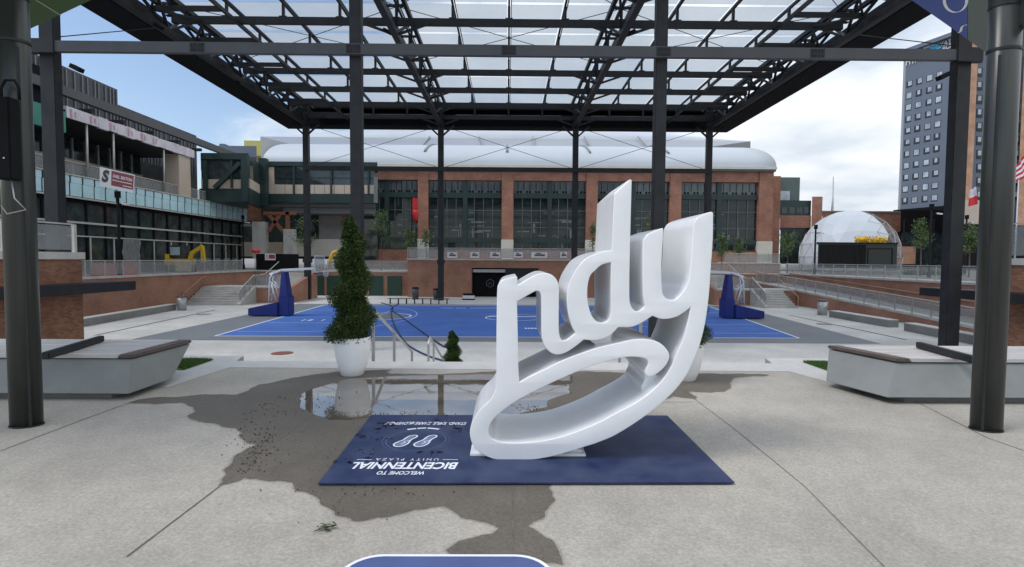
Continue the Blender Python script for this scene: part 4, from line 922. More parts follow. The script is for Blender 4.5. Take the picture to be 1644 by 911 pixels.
# ================================================================== BASKETBALL HOOPS
def hoop(s, lab):
    yc = 34.9; X = lambda v: s * v
    t = thing('basketball_hoop', lab, 'basketball hoop', (X(15), yc, ZC), 'portable basketball hoops')
    def bx2(bm, a, b, y0, y1, z0, z1): return box(bm, min(X(a), X(b)), max(X(a), X(b)), y0, y1, z0, z1)
    bm = BM(); z = ZC
    hexa(bm, [(X(14.9), yc - .6, z + .06), (X(16.8), yc - .6, z + .06), (X(16.8), yc + .6, z + .06), (X(14.9), yc + .6, z + .06)], [(X(14.9), yc - .6, z + .95), (X(16.8), yc - .6, z + .52), (X(16.8), yc + .6, z + .52), (X(14.9), yc + .6, z + .95)]); obj('base', bm, 'navy_paint', t, bevel=.03)
    bm = BM(); hexa(bm, [(X(14.22), yc - .45, z + .06), (X(14.897), yc - .45, z + .06), (X(14.897), yc + .45, z + .06), (X(14.22), yc + .45, z + .06)], [(X(14.22), yc - .45, z + 1.3), (X(14.897), yc - .45, z + 1.3), (X(14.897), yc + .45, z + 1.3), (X(14.22), yc + .45, z + 1.3)])
    hexa(bm, [(X(14.3), yc - .42, z + 1.3), (X(14.85), yc - .42, z + 1.3), (X(14.85), yc + .42, z + 1.3), (X(14.3), yc + .42, z + 1.3)], [(X(14.5), yc - .3, z + 2.9), (X(14.75), yc - .3, z + 2.9), (X(14.75), yc + .3, z + 2.9), (X(14.5), yc + .3, z + 2.9)]); obj('mast_pad', bm, 'navy_paint', t, bevel=.02)
    bm = BM()
    for dy in (-.25, .25):
        tube(bm, [(X(15.6), yc + dy, z + .85), (X(15.5), yc + dy, z + 2.5), (X(15.3), yc + dy, z + 2.8)], .055, 8); tube(bm, [(X(14.95), yc + dy, z + 1.75), (X(15.5), yc + dy, z + 2.3)], .035, 6)
        tube(bm, [(X(15.1), yc + dy, z + .95), (X(15.4), yc + dy, z + 2.1)], .04, 6)
    for k in range(4): tube(bm, [(X(15.57), yc - .25, z + 1.05 + k * .35), (X(15.57), yc + .25, z + 1.05 + k * .35)], .03, 6)
    obj('counterweight_frame', bm, 'hoop_white', t)
    bm = BM(); bar(bm, (X(15.55), yc, z + 2.75), (X(14.8), yc, z + 3.02), .5, .14); bar(bm, (X(14.8), yc, z + 3.02), (X(12.45), yc, z + 3.15), .34, .15); obj('arm', bm, 'hoop_white', t)
    bm = BM(); bx2(bm, 12.35, 12.4, yc - .9, yc + .9, z + 2.9, z + 3.97); bd = obj('backboard', bm, 'mesh', t)
    bm = BM()
    for y0, y1, z0, z1 in ((-.92, .92, 2.88, 2.96), (-.92, .92, 3.91, 3.99), (-.92, -.84, 2.97, 3.9), (.84, .92, 2.97, 3.9), (-.3, .3, 3.05, 3.1), (-.3, .3, 3.45, 3.5), (-.3, -.25, 3.11, 3.44), (.25, .3, 3.11, 3.44)): bx2(bm, 12.33, 12.345, yc + y0, yc + y1, z + z0, z + z1)
    obj('frame', bm, 'hoop_white', bd)
    bm = BM(); bx2(bm, 12.3, 12.42, yc - .93, yc + .93, z + 2.8, z + 2.875); obj('edge_pad', bm, 'navy_paint', bd)
    bm = BM(); tube(bm, [(X(12.33 - .38) + .23 * math.cos(R(a)), yc + .23 * math.sin(R(a)), z + 3.05) for a in range(0, 361, 20)], .012, 6); bar(bm, (X(12.33), yc, z + 3.05), (X(12.18), yc, z + 3.05), .1, .04); rm = obj('rim', bm, 'orange', t)
    bm = BM()
    for k in range(12):
        a = R(k * 30); a2 = R(k * 30 + 30)
        tube(bm, [(X(11.95) + .22 * math.cos(a), yc + .22 * math.sin(a), z + 3.04), (X(11.95) + .15 * math.cos(a2), yc + .15 * math.sin(a2), z + 2.8), (X(11.95) + .12 * math.cos(a), yc + .12 * math.sin(a), z + 2.6)], .012, 4)
    obj('net', bm, 'hoop_white', rm)
hoop(-1, 'white and blue portable basketball hoop at the left end of the court'); hoop(1, 'white and blue portable basketball hoop at the right end of the court')

# ================================================================== COURTSIDE FURNITURE
def lowbench(p, q, wd, lab, s):
    p, q = G(*p, ZC), G(*q, ZC); n = Vector((-(q - p).y, (q - p).x, 0)).normalized() * wd * s; h = Vector((0, 0, .45))
    t = thing('stone_bench', lab, 'bench', tuple((p + q) / 2), 'long grey benches beside the court')
    bm = BM(); hexa(bm, [p, q, q + n, p + n], [p + h * .9, q + h * .9, q + n + h * .9, p + n + h * .9]); obj('body', bm, 'conc_dark', t)
    bm = BM(); e = Vector((0, 0, .003)); hexa(bm, [p + h * .9 + e, q + h * .9 + e, q + n + h * .9 + e, p + n + h * .9 + e], [p + h, q + h, q + n + h, p + n + h]); obj('seat', bm, 'wood', t)
lowbench((128, 526), (283, 498), .55, 'very long grey bench at the foot of the left brick wall', 1)
lowbench((1331, 509), (1426, 526), .6, 'grey bench right of the court, next to the stainless bin', 1)
lowbench((1451, 531), (1580, 557), .6, 'grey bench below the ramp, partly behind the dark right columns', 1)
def bin_(px, py, r, h, m, lab, lid='black'):
    c = G(px, py, ZC); t = thing('trash_bin', lab, 'trash bin', (c.x, c.y, ZC), 'trash bins round the court')
    bm = BM(); lathe(bm, c.x, c.y, [(r * .92, ZC), (r, ZC + h * .9)], 20); obj('body', bm, m, t)
    bm = BM(); lathe(bm, c.x, c.y, [(r * 1.05, ZC + h * .9 + .002), (r * 1.08, ZC + h * .96), (r * .7, ZC + h)], 20); obj('lid', bm, lid, t)
bin_(292, 498.5, .32, 1.05, 'galv', 'stainless bin with brown lid beside the left brick wall', 'wood_edge')
bin_(1320, 506, .34, 1.1, 'galv', 'stainless bin at the end of the right bench', 'wood_edge')
bin_(667, 481, .32, 1.15, 'steel_mid', 'left of the two grey bins before the central brick block'); bin_(701, 481.5, .32, 1.05, 'steel_mid', 'right of the two grey bins, beside the far canopy column')
c = G(752, 482, ZC); t = thing('equipment_box', 'low white box on black base left of the black opening', 'box', (c.x, c.y, ZC))
bm = BM(); box(bm, c.x - .55, c.x + .55, c.y, c.y + .5, ZC + .12, ZC + .42); obj('case', bm, 'sign_white', t); bm = BM(); box(bm, c.x - .58, c.x + .58, c.y - .02, c.y + .52, ZC, ZC + .118); box(bm, c.x - .5, c.x + .5, c.y, c.y + .5, ZC + .422, ZC + .6); obj('trim', bm, 'black', t)
a, b = G(622, 488, ZC), G(722, 488, ZC); t = thing('player_bench', 'long low metal players bench on the far sideline', 'bench', tuple(a))
bm = BM(); box(bm, a.x, b.x, a.y, a.y + .3, ZC + .42, ZC + .46); obj('seat', bm, 'steel_mid', t)
for i in range(8):
    x = a.x + (b.x - a.x) * (i + .3) / 7.6; bm = BM(); box(bm, x - .03, x + .03, a.y, a.y + .05, ZC + .01, ZC + .42); box(bm, x - .03, x + .03, a.y + .25, a.y + .3, ZC + .01, ZC + .42); box(bm, x - .03, x + .03, a.y - .1, a.y + .4, ZC, ZC + .04); obj('leg', bm, 'steel', t)
c = G(1050, 530, ZC); t = thing('pedestal', 'slim dark blue pad post glimpsed between the white letters', 'post', (c.x, 20, ZC))
pp, qq = D(1044, 530, 19.8), D(1055, 508, 19.8)
bm = BM(); box(bm, pp.x, qq.x, 19.8, 20.1, ZC, qq.z); obj('pad', bm, 'steel', t); bm = BM(); box(bm, pp.x - .1, qq.x + .1, 19.7, 20.2, ZC + .001, ZC + .06); obj('foot', bm, 'steel', t)

# ================================================================== ARENA
def pbox(bm, x0, x1, y0, y1, Y, t):
    p, q = D(x0, (y0 + y1) / 2, Y), D(x1, (y0 + y1) / 2, Y); zt_, zb_ = D((x0 + x1) / 2, y0, Y).z, D((x0 + x1) / 2, y1, Y).z
    if t < 3: return box(bm, p.x, q.x, Y, Y + t, zb_, zt_)
    k_ = (Y + t) / Y; x0_, x1_ = (p.x * k_, q.x * k_)          # sides run back along their own splay
    return hexa(bm, [(p.x, Y, zb_), (q.x, Y, zb_), (x1_, Y + t, zb_), (x0_, Y + t, zb_)], [(p.x, Y, zt_), (q.x, Y, zt_), (x1_, Y + t, zt_), (x0_, Y + t, zt_)])
YA = 75.0
ar = thing('arena', 'large brick sports arena with tall windows and white curved roof', 'arena', (5, YA, ZT))
zE = D(815, 273.5, YA).z; zW = D(815, 290, YA).z; zWb = D(815, 402, YA).z; zS = D(815, 385, YA).z
X0 = D(560, 300, YA).x; X1 = D(1239, 300, YA).x
pil = [(552, 570), (671, 687.5), (805.5, 824), (941, 959), (1075, 1093), (1217.6, 1240)]
bm = BM(); box(bm, X0, X1, YA, YA + .8, zW, zE)
box(bm, X0, X1, YA, YA + .8, ZT, zWb - .0)
for a, b in pil: box(bm, D(a, 340, YA).x, D(b, 340, YA).x, YA - .15, YA + .798, zS, zE - .01)
obj('facade', bm, 'brick_arena', ar)
bm = BM()
for a, b in pil: bm = BM(); box(bm, D(a, 340, YA).x - .05, D(b, 340, YA).x + .05, YA - .2, YA + .797, ZT, zS - .002); obj('pilaster_base', bm, 'cream', ar)
bm = BM(); box(bm, X1 - .8, X1 - .003, YA + .81, YA + 40, ZT, zE); obj('side_wall', bm, 'brick_arena', ar)
bm = BM(); box(bm, X0, X1 + .3, YA - .5, YA + .9, zE + .003, zE + .28); obj('cornice', bm, 'green_roof', ar)
bm = BM(); box(bm, X0, X1 + .35, YA - .7, YA + .9, zE + .283, zE + .62); obj('gutter', bm, 'cream', ar)
for i in range(5):
    a, b = D(pil[i][1], 340, YA).x + .01, D(pil[i + 1][0], 340, YA).x - .01
    bm = BM(); zT1, zT2, zT3, zT4 = D(815, 314, YA).z, D(815, 338, YA).z, D(815, 386, YA).z, D(815, 365, YA).z
    mid = (a + b) / 2; y0, y1 = YA + .28, YA + .5
    box(bm, mid - .32, mid + .32, y0 - .05, y1, zWb, zW); box(bm, a, mid - .321, y0, y1, zT1 - .35, zT1 + .35); box(bm, mid + .321, b, y0, y1, zT1 - .35, zT1 + .35)
    box(bm, a, mid - .321, y0, y1, zT3 - .35, zT3 + .3); box(bm, mid + .321, b, y0, y1, zT3 - .35, zT3 + .3)
    box(bm, a, mid - .321, y0, y1, zWb, zWb + .2); box(bm, mid + .321, b, y0, y1, zWb, zWb + .2); box(bm, a, a + .18, y0 + .001, y1, zWb + .201, zT3 - .351); 
    fr = obj('window', bm, 'green_steel', ar)
    bm = BM()
    for k in range(1, 8):
        x = a + (b - a) * k / 8
        if k == 4: continue
        box(bm, x - .05, x + .05, YA + .42, YA + .5, zT3 + .301, zT1 - .351); box(bm, x - .05, x + .05, YA + .42, YA + .5, zWb + .201, zT3 - .351)
    for z in (zT2, zT4): box(bm, a, mid - .33, YA + .43, YA + .49, z - .05, z + .05); box(bm, mid + .33, b, YA + .43, YA + .49, z - .05, z + .05)
    obj('mullions', bm, 'green_roof', fr)
    bm = BM(); box(bm, a, b, YA + .55, YA + .6, zWb, zT1 - .3); obj('pane', bm, 'glass_busy', fr)
    bm = BM(); box(bm, a, b, YA + .551, YA + .6, zT1 - .299, zW); obj('upper_pane', bm, 'glass_pale', fr)
    bm = BM()
    for k in range(24):
        x = a + (b - a) * (k + .5) / 24
        if k % 3 != 0: box(bm, x - .14, x + .14, YA + .53, YA + .548, zT1 + .42, zT1 + .72)
        if k % 2: box(bm, x - .04, x + .04, YA + .53, YA + .548, zT1 + .8, zW - .15)
    obj('louver', bm, 'black', fr)
    # things seen behind the glass
    bm = BM(); random.seed(40 + i)
    for _ in range(9):
        x = random.uniform(a + .3, b - 2.2); z = random.uniform(zT3 + .5, zT2 - .3); w_ = random.uniform(.6, 2.4); box(bm, x, x + w_, YA + .53, YA + .549, z, z + random.uniform(.08, .25))
    for _ in range(5):
        x = random.uniform(a + .3, b - .6); z = random.uniform(zWb + .3, zT4 - .6); box(bm, x, x + random.uniform(.15, .4), YA + .532, YA + .548, z, z + random.uniform(.5, 1.8))
    obj('interior_furniture', bm, 'louver', fr)
pp, qq = D(662, 318, YA), D(672, 358, YA)
bm = BM(); box(bm, pp.x, qq.x, YA + .05, YA + .2, D(667, 336, YA).z, D(667, 318, YA).z); lathe(bm, (pp.x + qq.x) / 2, YA + .12, [(.05, D(667, 358, YA).z), (.4, D(667, 352, YA).z), (.5, D(667, 342, YA).z), (.4, D(667, 337, YA).z)], 16)
single('red_banner', bm, 'red', 'red banner shape hanging in the leftmost tall arena window', 'banner')
# curved white roof
bm = BM(); n = 14; rows = []
hz = D(815, 239, YA + 9).z - (zE + .63)
for i in range(n + 1):
    a = R(90 * i / n); y = YA - .5 + 9.5 * (1 - math.cos(a)); z = zE + .63 + hz * math.sin(a)
    xr = X1 + .35 - 4.2 * (1 - math.cos(a)); xl = D(424, 258, YA).x + 2 * (1 - math.cos(a))
    rows.append([bm.verts.new((xl + (xr - xl) * k / 24, y, z)) for k in range(25)])
for r0, r1 in zip(rows, rows[1:]):
    for k in range(24): f = bm.faces.new([r0[k], r0[k + 1], r1[k + 1], r1[k]]); f.smooth = True
e0 = [r[-1] for r in rows]; ev = [bm.verts.new((X1 + .35 - 3, YA + 9.0 + 20, r[-1].co.z)) for r in rows]
for a, b, c, d in zip(e0, e0[1:], ev[1:], ev): bm.faces.new([a, d, c, b])
obj('curved_roof', bm, 'arena_white', ar, fix=False)
for px in (681, 814, 948, 1075):
    xx = D(px, 270, YA).x; bm = BM()
    P = [(xx * (1 - .0 * i), YA - .5 + 9.5 * (1 - math.cos(R(9 * i))) - .05, zE + .66 + hz * math.sin(R(9 * i)) + .06) for i in range(3, 11)]
    lean = (815 - px) / 815 * 5.5
    P = [(x + lean * (i / 7), y, z) for i, (x, y, z) in enumerate(P)]
    tube(bm, P, .16, 6); obj('roof_rib', bm, 'arena_side', ar)
# upper roof
q = lambda px, py, Y: D(px, py, Y)
bm = BM()
F0, F1, B1, B0 = q(484, 236, 86), q(1112, 240, 86), q(1205, 227, 112), q(418, 219.5, 112)
v = [bm.verts.new(p) for p in (F0, F1, B1, B0)]; bm.faces.new(v); bmesh.ops.subdivide_edges(bm, edges=bm.edges, cuts=3, use_grid_fill=True); obj('upper_roof', bm, 'arena_grey', ar, fix=False)
bm = BM()
def quad(bm, *P): bm.faces.new([bm.verts.new(p) for p in P])
dn = lambda p: Vector((p.x, p.y, zE))
quad(bm, dn(F0), F0, B0, dn(B0)); quad(bm, F1, dn(F1), dn(B1), B1); quad(bm, dn(F1), F1, F0, dn(F0)); quad(bm, B0, B1, dn(B1), dn(B0)); obj('roof_side', bm, 'arena_side', ar, fix=False)
bm = BM(); rows = []
for i in range(9):
    a = R(90 * i / 8); rows.append([])
    for k in range(33):
        u = -1 + 2 * k / 32; x = B0.x + (B1.x - B0.x) * (k / 32); edge = (1 - abs(u) ** 4)
        rows[-1].append(bm.verts.new((x, 112 + 12 * (1 - math.cos(a)), B0.z + (B1.z - B0.z) * k / 32 + (.25 + 3.4 * edge) * math.sin(a))))
for r0, r1 in zip(rows, rows[1:]):
    for k in range(32): f = bm.faces.new([r0[k], r0[k + 1], r1[k + 1], r1[k]]); f.smooth = True
obj('dome_rim', bm, 'arena_white', ar, fix=False)
for px0, px1 in ((676, 690), (776, 770), (858, 856), (948, 938), (1040, 1024)):
    a = D(px0, 238, 86); b = D(px1, 221.5, 112); bm = BM(); bar(bm, a + Vector((0, -.1, .15)), b + Vector((0, -.1, .2)), .25); obj('roof_seam', bm, 'arena_side', ar)

# ---------------------------------------------------------------- concourse bridge left of the arena
cb = thing('concourse_bridge', 'dark green glazed skybridge with tan panels joining the arena on the left', 'bridge', (-25, 68, ZT))
Yc = 68
def P(name, m, x0, x1, y0, y1, Y, t, par=None):
    bm = BM(); pbox(bm, x0, x1, y0, y1, Y, t); return obj(name, bm, m, par or cb)
P('roof_fascia', 'green_steel', 419, 606, 260, 267, Yc, 5); P('glazing', 'glass_dark', 424, 602, 267.3, 297, Yc + .3, 4); P('solid_panel', 'tan', 426, 440, 268, 296.8, Yc + .15, .1)
bm = BM(); ppx = 426
for k in range(11):
    bm = BM(); pbox(bm, ppx, ppx + 15.2, 297.3, 311.5, Yc + .1, .15); ppx += 15.9; obj('tan_panel', bm, 'tan', cb)
P('floor_beam', 'green_steel', 419, 603, 312, 326, Yc, 5); P('soffit', 'louver', 430, 603, 326.2, 333, Yc + .8, 4); P('lower_beam', 'louver', 455, 603, 334, 343, Yc + 1.2, 3)
bm = BM()
for px in (419, 470, 530, 590): pbox(bm, px, px + 3, 267.2, 311.6, Yc - .02, .08)
pbox(bm, 424, 600, 285, 286, Yc + .2, .06); obj('frame', bm, 'green_steel', cb)
P('end_screen', 'louver', 600, 606, 284, 326, Yc - .3, .2)
# left part, nearer
Yl = 61
P('roof_fascia', 'green_steel', 322, 399, 246, 256, Yl, 8); P('glazing', 'glass_dark', 323, 396, 256.3, 288, Yl + .3, 7); P('tan_panels', 'tan', 323, 396, 288.3, 303, Yl + .2, 1); P('floor_beam', 'green_steel', 320, 399, 303.3, 324, Yl, 8)
bm = BM(); a, b = q(345, 302, Yl - .1), q(386, 262, Yl - .1); bar(bm, a, b, .45); bar(bm, q(330, 258, Yl - .1), q(330, 322, Yl - .1), .4); bar(bm, q(394, 250, Yl - .1), q(394, 324, Yl - .1), .7); bar(bm, q(372, 258, Yl - .08), q(372, 302, Yl - .08), .2); obj('frame', bm, 'green_steel', cb)
a0, b0 = q(400, 285, Yl), q(421, 285, Yc)
bm = BM(); zz_ = lambda py, Y: D(410, py, Y).z
for z0, z1, m, nme in ((zz_(264, 64), zz_(257, 64), 'green_steel', 'roof_fascia'), (zz_(292, 64), zz_(264.3, 64), 'glass_dark', 'glazing'), (zz_(307, 64), zz_(292.3, 64), 'tan', 'tan_panels'), (zz_(330, 64), zz_(307.3, 64), 'green_steel', 'floor_beam')):
    bm = BM(); hexa(bm, [(a0.x, a0.y, z0), (b0.x, b0.y, z0), (b0.x - .5, b0.y, z0), (a0.x - .5, a0.y, z0)], [(a0.x, a0.y, z1), (b0.x, b0.y, z1), (b0.x - .5, b0.y, z1), (a0.x - .5, a0.y, z1)]); obj(nme, bm, m, cb)
bm = BM(); bar(bm, q(423, 255, Yc - 1), q(423, 330, Yc - 1), .9); obj('corner_post', bm, 'green_steel', cb)
bm = BM()
for a, b in (((455, 372), (432, 345)), ((432, 372), (450, 345)), ((462, 340), (462, 368)), ((424, 343), (475, 343))): bar(bm, q(*a, 66.5), q(*b, 66.5), .4)
obj('bracing', bm, 'rust', cb)
P('brick_panel', 'brick_arena', 384, 419, 324.5, 354, 71, .5)
bm = BM()
for x0, x1, yt_ in ((405, 424, 356), (455, 470, 368)): bm = BM(); pbox(bm, x0, x1, yt_, 414, 66, 1.2); obj('concrete_column', bm, 'conc', cb)
P('back_wall', 'glass_dark', 380, 606, 322, 416, 74, .5); P('tan_wall', 'tan', 384, 455, 389, 412, 72.5, .6); P('stone_wall', 'cream', 455, 562, 384, 412, 72, .4)
P('shutter', 'conc_dark', 512, 548, 346, 384, 72, .4); P('brick_wall', 'brick_arena', 548, 566, 346, 384, 72.1, .4)
# blocks behind
bm = BM(); pbox(bm, 392, 419, 226, 250, 100, 8); single('yellow_building', bm, 'yellow_pale', 'plain yellow building block far behind the left skybridge', 'building')
bm = BM(); pbox(bm, 350, 412, 234.5, 252, 85, 8); pbox(bm, 352, 360, 231, 234.3, 85, 2); single('rooftop_block', bm, 'hotel_grey', 'grey rooftop box in front of the yellow building', 'building')

# ================================================================== BUILDING UNDER CONSTRUCTION, left
XL = -34.0
lb = thing('construction_building', 'long unfinished building with pale blue insulation panels and dark glass, left', 'building', (XL - 4, 48, ZT))
ys, ye = 27.0, 68.8
bm = BM(); box(bm, XL - 8, XL - .3, ys, ye, ZT, 6.3); obj('ground_glazing', bm, 'glass_dark', lb)
bm = BM(); y = ys
while y < ye - .1:
    box(bm, XL - .29, XL - .16, y, y + .16, ZT, 6.28); y += 2.05
box(bm, XL - .28, XL - .17, ys, ye, 5.9, 6.27)
obj('dark_mullions', bm, 'black', lb)
bm = BM(); box(bm, XL - .15, XL - .05, ys, ye, 4.25, 4.4); box(bm, XL - .15, XL - .05, ys, ye, 3.2, 3.3)
y = ys + 1
while y < ye: box(bm, XL - .14, XL - .06, y, y + .1, ZT, 3.19); y += 2.6
obj('pale_mullions', bm, 'rail_cap', lb)
bm = BM(); box(bm, XL - .4, XL - .02, ys, ye + .3, 6.303, 7.9); obj('panel_backing', bm, 'steel', lb)
bm = BM(); y = ys + .05; random.seed(5)
while y < ye:
    box(bm, XL - .018, XL + .02, y, y + 1.08, 6.36, 7.35); box(bm, XL - .018, XL + .0, y + .1, y + 1.15, 7.37, 7.92 - random.random() * .05); y += 1.22
obj('insulation_panels', bm, 'cyan', lb)
bm = BM(); box(bm, XL - 8, XL + .05, ys, ye + .3, 7.93, 8.05); obj('terrace_slab', bm, 'conc', lb)
bm = BM(); box(bm, XL - .02, XL + .12, ys, ye + .3, 6.18, 6.3); obj('ledge', bm, 'rail_cap', lb)
bm = BM(); box(bm, XL - 7, XL - 5, ys, 57, 8.06, 12.3); obj('upper_glazing', bm, 'glass_busy', lb)
bm = BM(); y = ys
while y < 57: box(bm, XL - 4.99, XL - 4.85, y, y + .12, 8.06, 12.2); y += 1.5
box(bm, XL - 4.98, XL - 4.8, 38, 57, 10.1, 10.3); obj('upper_mullions', bm, 'galv', lb)
bm = BM(); box(bm, XL - 7, XL - .02, 41.5, 58, 12.31, 12.9); obj('canopy_slab', bm, 'steel', lb)
bm = BM(); y = 41.5; random.seed(9)
while y < 57.8:
    h = random.uniform(0, .08); box(bm, XL - .2, XL + .06 + h * .3, y, min(58.1, y + 1.05), 12.35 - h, 13.15 + h); y += 1.07
obj('wrapped_fascia', bm, 'wrap', lb)
bm = BM(); y = 41.8; random.seed(12)
while y < 53:
    box(bm, XL + .09, XL + .11, y, y + .18, 12.4, 13.05); box(bm, XL + .09, XL + .11, y + .45, y + .55, 12.5, 12.95); y += random.uniform(1.6, 2.4)
obj('wrap_lettering', bm, mat('faded_red_print', (.50, .28, .33), .6), lb)
bm = BM(); box(bm, XL - .3, XL + .05, ys, 41.4, 11.1, 12.7); obj('green_sheathing', bm, 'green_sheath', lb)
bm = BM(); box(bm, XL - 5, XL - .31, ys, 41.4, 11.0, 15.5); obj('dark_infill', bm, 'black', lb)
bm = BM(); box(bm, XL - 1.5, XL - .1, 55.6, 57.6, 8.06, 12.3); obj('concrete_column', bm, 'tan', lb)
bm = BM()
for y in (43.6, 46.5, 53.2): bm = BM(); tube(bm, [(XL - .1, y, 8.06), (XL - .1, y, 12.3)], .09, 8); obj('prop', bm, 'galv', lb)
bm = BM(); box(bm, XL - .35, XL + .1, 30, 67.3, 13.95, 14.65); obj('roof_beam', bm, 'steel_mid', lb)
bm = BM()
for y in (41, 44.5, 48, 52, 56, 60): bm = BM(); box(bm, XL - 6, XL - .36, y, y + .3, 13.5, 13.8); obj('roof_joist', bm, 'steel', lb)
for (y0, y1, zt_) in ((28, 55.3, 18.7), (55.302, 69, 17.2)):
    bm = BM(); box(bm, -50, -40, y0, y1, 8.1, zt_); o = obj('ribbed_cladding', bm, 'rib', lb)
    bm = BM(); y = y0 + .2; random.seed(int(y0))
    while y < y1: box(bm, -39.998, -39.9, y, y + .07, 12, zt_ - .15); y += random.choice((.45, .6, .9))
    obj('cladding_ribs', bm, 'rib_edge', o)
bm = BM(); tube(bm, [(-39.8, 42, 16.2), (-39.8, 62, 16.2)], .06, 6); obj('service_pipe', bm, 'rail_cap', lb)
guardrail('tan topped railing along the roof terrace above the pale blue panels', (XL - .3, 30, 8.06), (XL - .3, 68.5, 8.06), h=1.0, step=1.7, post='conc_dark', top='tan', topr=.05, cat='railing')
# sheet of plastic, barriers, excavator
p, q2 = XP(199, 420, XL + .4), XP(227, 420, XL + .4)
bm = BM(); rws = []
for i in range(13):
    y = p.y + (q2.y - p.y) * i / 12; rws.append([bm.verts.new((XL + .35 + .12 * math.sin(i * 2.1 + j) * random.random(), y, ZT + 3.0 * j / 8)) for j in range(9)])
for r0, r1 in zip(rws, rws[1:]):
    for j in range(8): bm.faces.new([r0[j], r1[j], r1[j + 1], r0[j + 1]])
single('plastic_sheet', bm, 'louver', 'wrinkled grey plastic sheet hung over the ground floor glass', 'sheet', fix=False)
for i, (px, lab) in enumerate(((150, 'left of the two red barriers behind the left guardrail'), (190, 'right of the two red barriers behind the left guardrail'))):
    c = XP(px, 440, -29.5); bm = BM(); hexa(bm, [(c.x - .3, c.y, ZT), (c.x + .3, c.y, ZT), (c.x + .3, c.y + 2, ZT), (c.x - .3, c.y + 2, ZT)], [(c.x - .08, c.y + .05, ZT + .9), (c.x + .08, c.y + .05, ZT + .9), (c.x + .08, c.y + 1.95, ZT + .9), (c.x - .08, c.y + 1.95, ZT + .9)]); single('traffic_barrier', bm, mat('faded_red_plastic', (.45, .10, .07), .6), lab, 'barrier', 'red plastic barriers')
ec = D(290, 415, 50); ec.z = ZT
ex = thing('excavator', 'small yellow excavator with dark cab behind the left guardrail', 'excavator', tuple(ec))
X, Y, Z = ec
bm = BM(); box(bm, X - 1.5, X + .6, Y - .1, Y + 1.4, Z + .65, Z + 1.25); box(bm, X - 1.5, X - .9, Y, Y + 1.3, Z + 1.251, Z + 1.7); obj('body', bm, 'yellow', ex, bevel=.05)
for dy in (-.1, 1.05):
    bm = BM(); tube(bm, [(X - 1.2, Y + dy, Z + .33), (X + .7, Y + dy, Z + .33)], .3, 10); box(bm, X - 1.2, X + .7, Y + dy - .18, Y + dy + .18, Z + .02, Z + .62); obj('track', bm, 'black', ex)
bm = BM(); box(bm, X - 1.1, X + .1, Y, Y + 1.1, Z + 1.252, Z + 2.5); cab = obj('cab', bm, 'glass_dark', ex, bevel=.06)
bm = BM(); box(bm, X - .95, X - .05, Y - .03, Y - .003, Z + 1.6, Z + 2.35); obj('window', bm, 'glass_hotel', cab)
bm = BM(); bar(bm, (X + .5, Y + .6, Z + 1.1), (X + .75, Y + .6, Z + 1.9), .3); bar(bm, (X + .7, Y + .6, Z + 1.8), (X + 1.75, Y + .6, Z + 2.45), .32); bar(bm, (X + 1.7, Y + .6, Z + 2.5), (X + 1.85, Y + .6, Z + .9), .26); obj('boom', bm, 'yellow', ex)
bm = BM(); hexa(bm, [(X + 1.4, Y + .2, Z + .2), (X + 2.0, Y + .2, Z + .3), (X + 2.0, Y + 1, Z + .3), (X + 1.4, Y + 1, Z + .2)], [(X + 1.6, Y + .2, Z + .9), (X + 2.05, Y + .2, Z + .9), (X + 2.05, Y + 1, Z + .9), (X + 1.6, Y + 1, Z + .9)]); obj('bucket', bm, 'steel_mid', ex)
bm = BM(); box(bm, X - .2, X + 1.2, Y - .5, Y - .35, Z + .05, Z + 1.1); obj('blade', bm, mat('cream_paint', (.6, .5, .3), .6), ex)
# contractor sign on a black lamp post
sl = XP(195, 300, -26.6); 
t = thing('contractor_sign', 'maroon and white contractor sign with large S above the left wall', 'sign', (sl.x, sl.y, 6))
a, b = D(161, 283, sl.y), D(216, 290, sl.y)
A_, B_ = D(160, 268, sl.y), D(216, 281, sl.y); C_, E_ = D(214, 310, sl.y), D(160, 299, sl.y)
B2_ = D(216, 281, sl.y + 0.0)
bm = BM(); n_ = Vector((0, .06, 0)); hexa(bm, [A_, B_, C_, E_], [p + n_ for p in (A_, B_, C_, E_)]); obj('board', bm, 'sign_white', t)
def lerp2(u, v, o=-.004): return A_.lerp(B_, u).lerp(E_.lerp(C_, u), v) + Vector((0, o, 0))
bm = BM(); bm.faces.new([bm.verts.new(p) for p in (lerp2(.34, .06), lerp2(.985, .06), lerp2(.985, .84), lerp2(.34, .84))]); obj('maroon_field', bm, 'maroon', t, fix=False)
uxs = (B_ - A_).normalized(); uys = Vector((0, 0, 1)); Hs = (A_ - E_).length; Ws = (B_ - A_).length
textmesh('S', lerp2(.175, .42, -.008), Ws * .19, Hs * .66, uxs, uys - uxs * uxs.dot(uys), 'steel_mid', t, bold=.06)
textmesh('SHIEL SEXTON', lerp2(.66, .32, -.008), Ws * .55, Hs * .16, uxs, uys - uxs * uxs.dot(uys), 'sign_white', t, bold=.03)
bm = BM()
for u0, u1, v0, v1 in ((.37, .95, .52, .56), (.68, .95, .71, .75)): bm.faces.new([bm.verts.new(p) for p in (lerp2(u0, v0, -.008), lerp2(u1, v0, -.008), lerp2(u1, v1, -.008), lerp2(u0, v1, -.008))])
obj('print_line', bm, 'sign_white', t, fix=False)
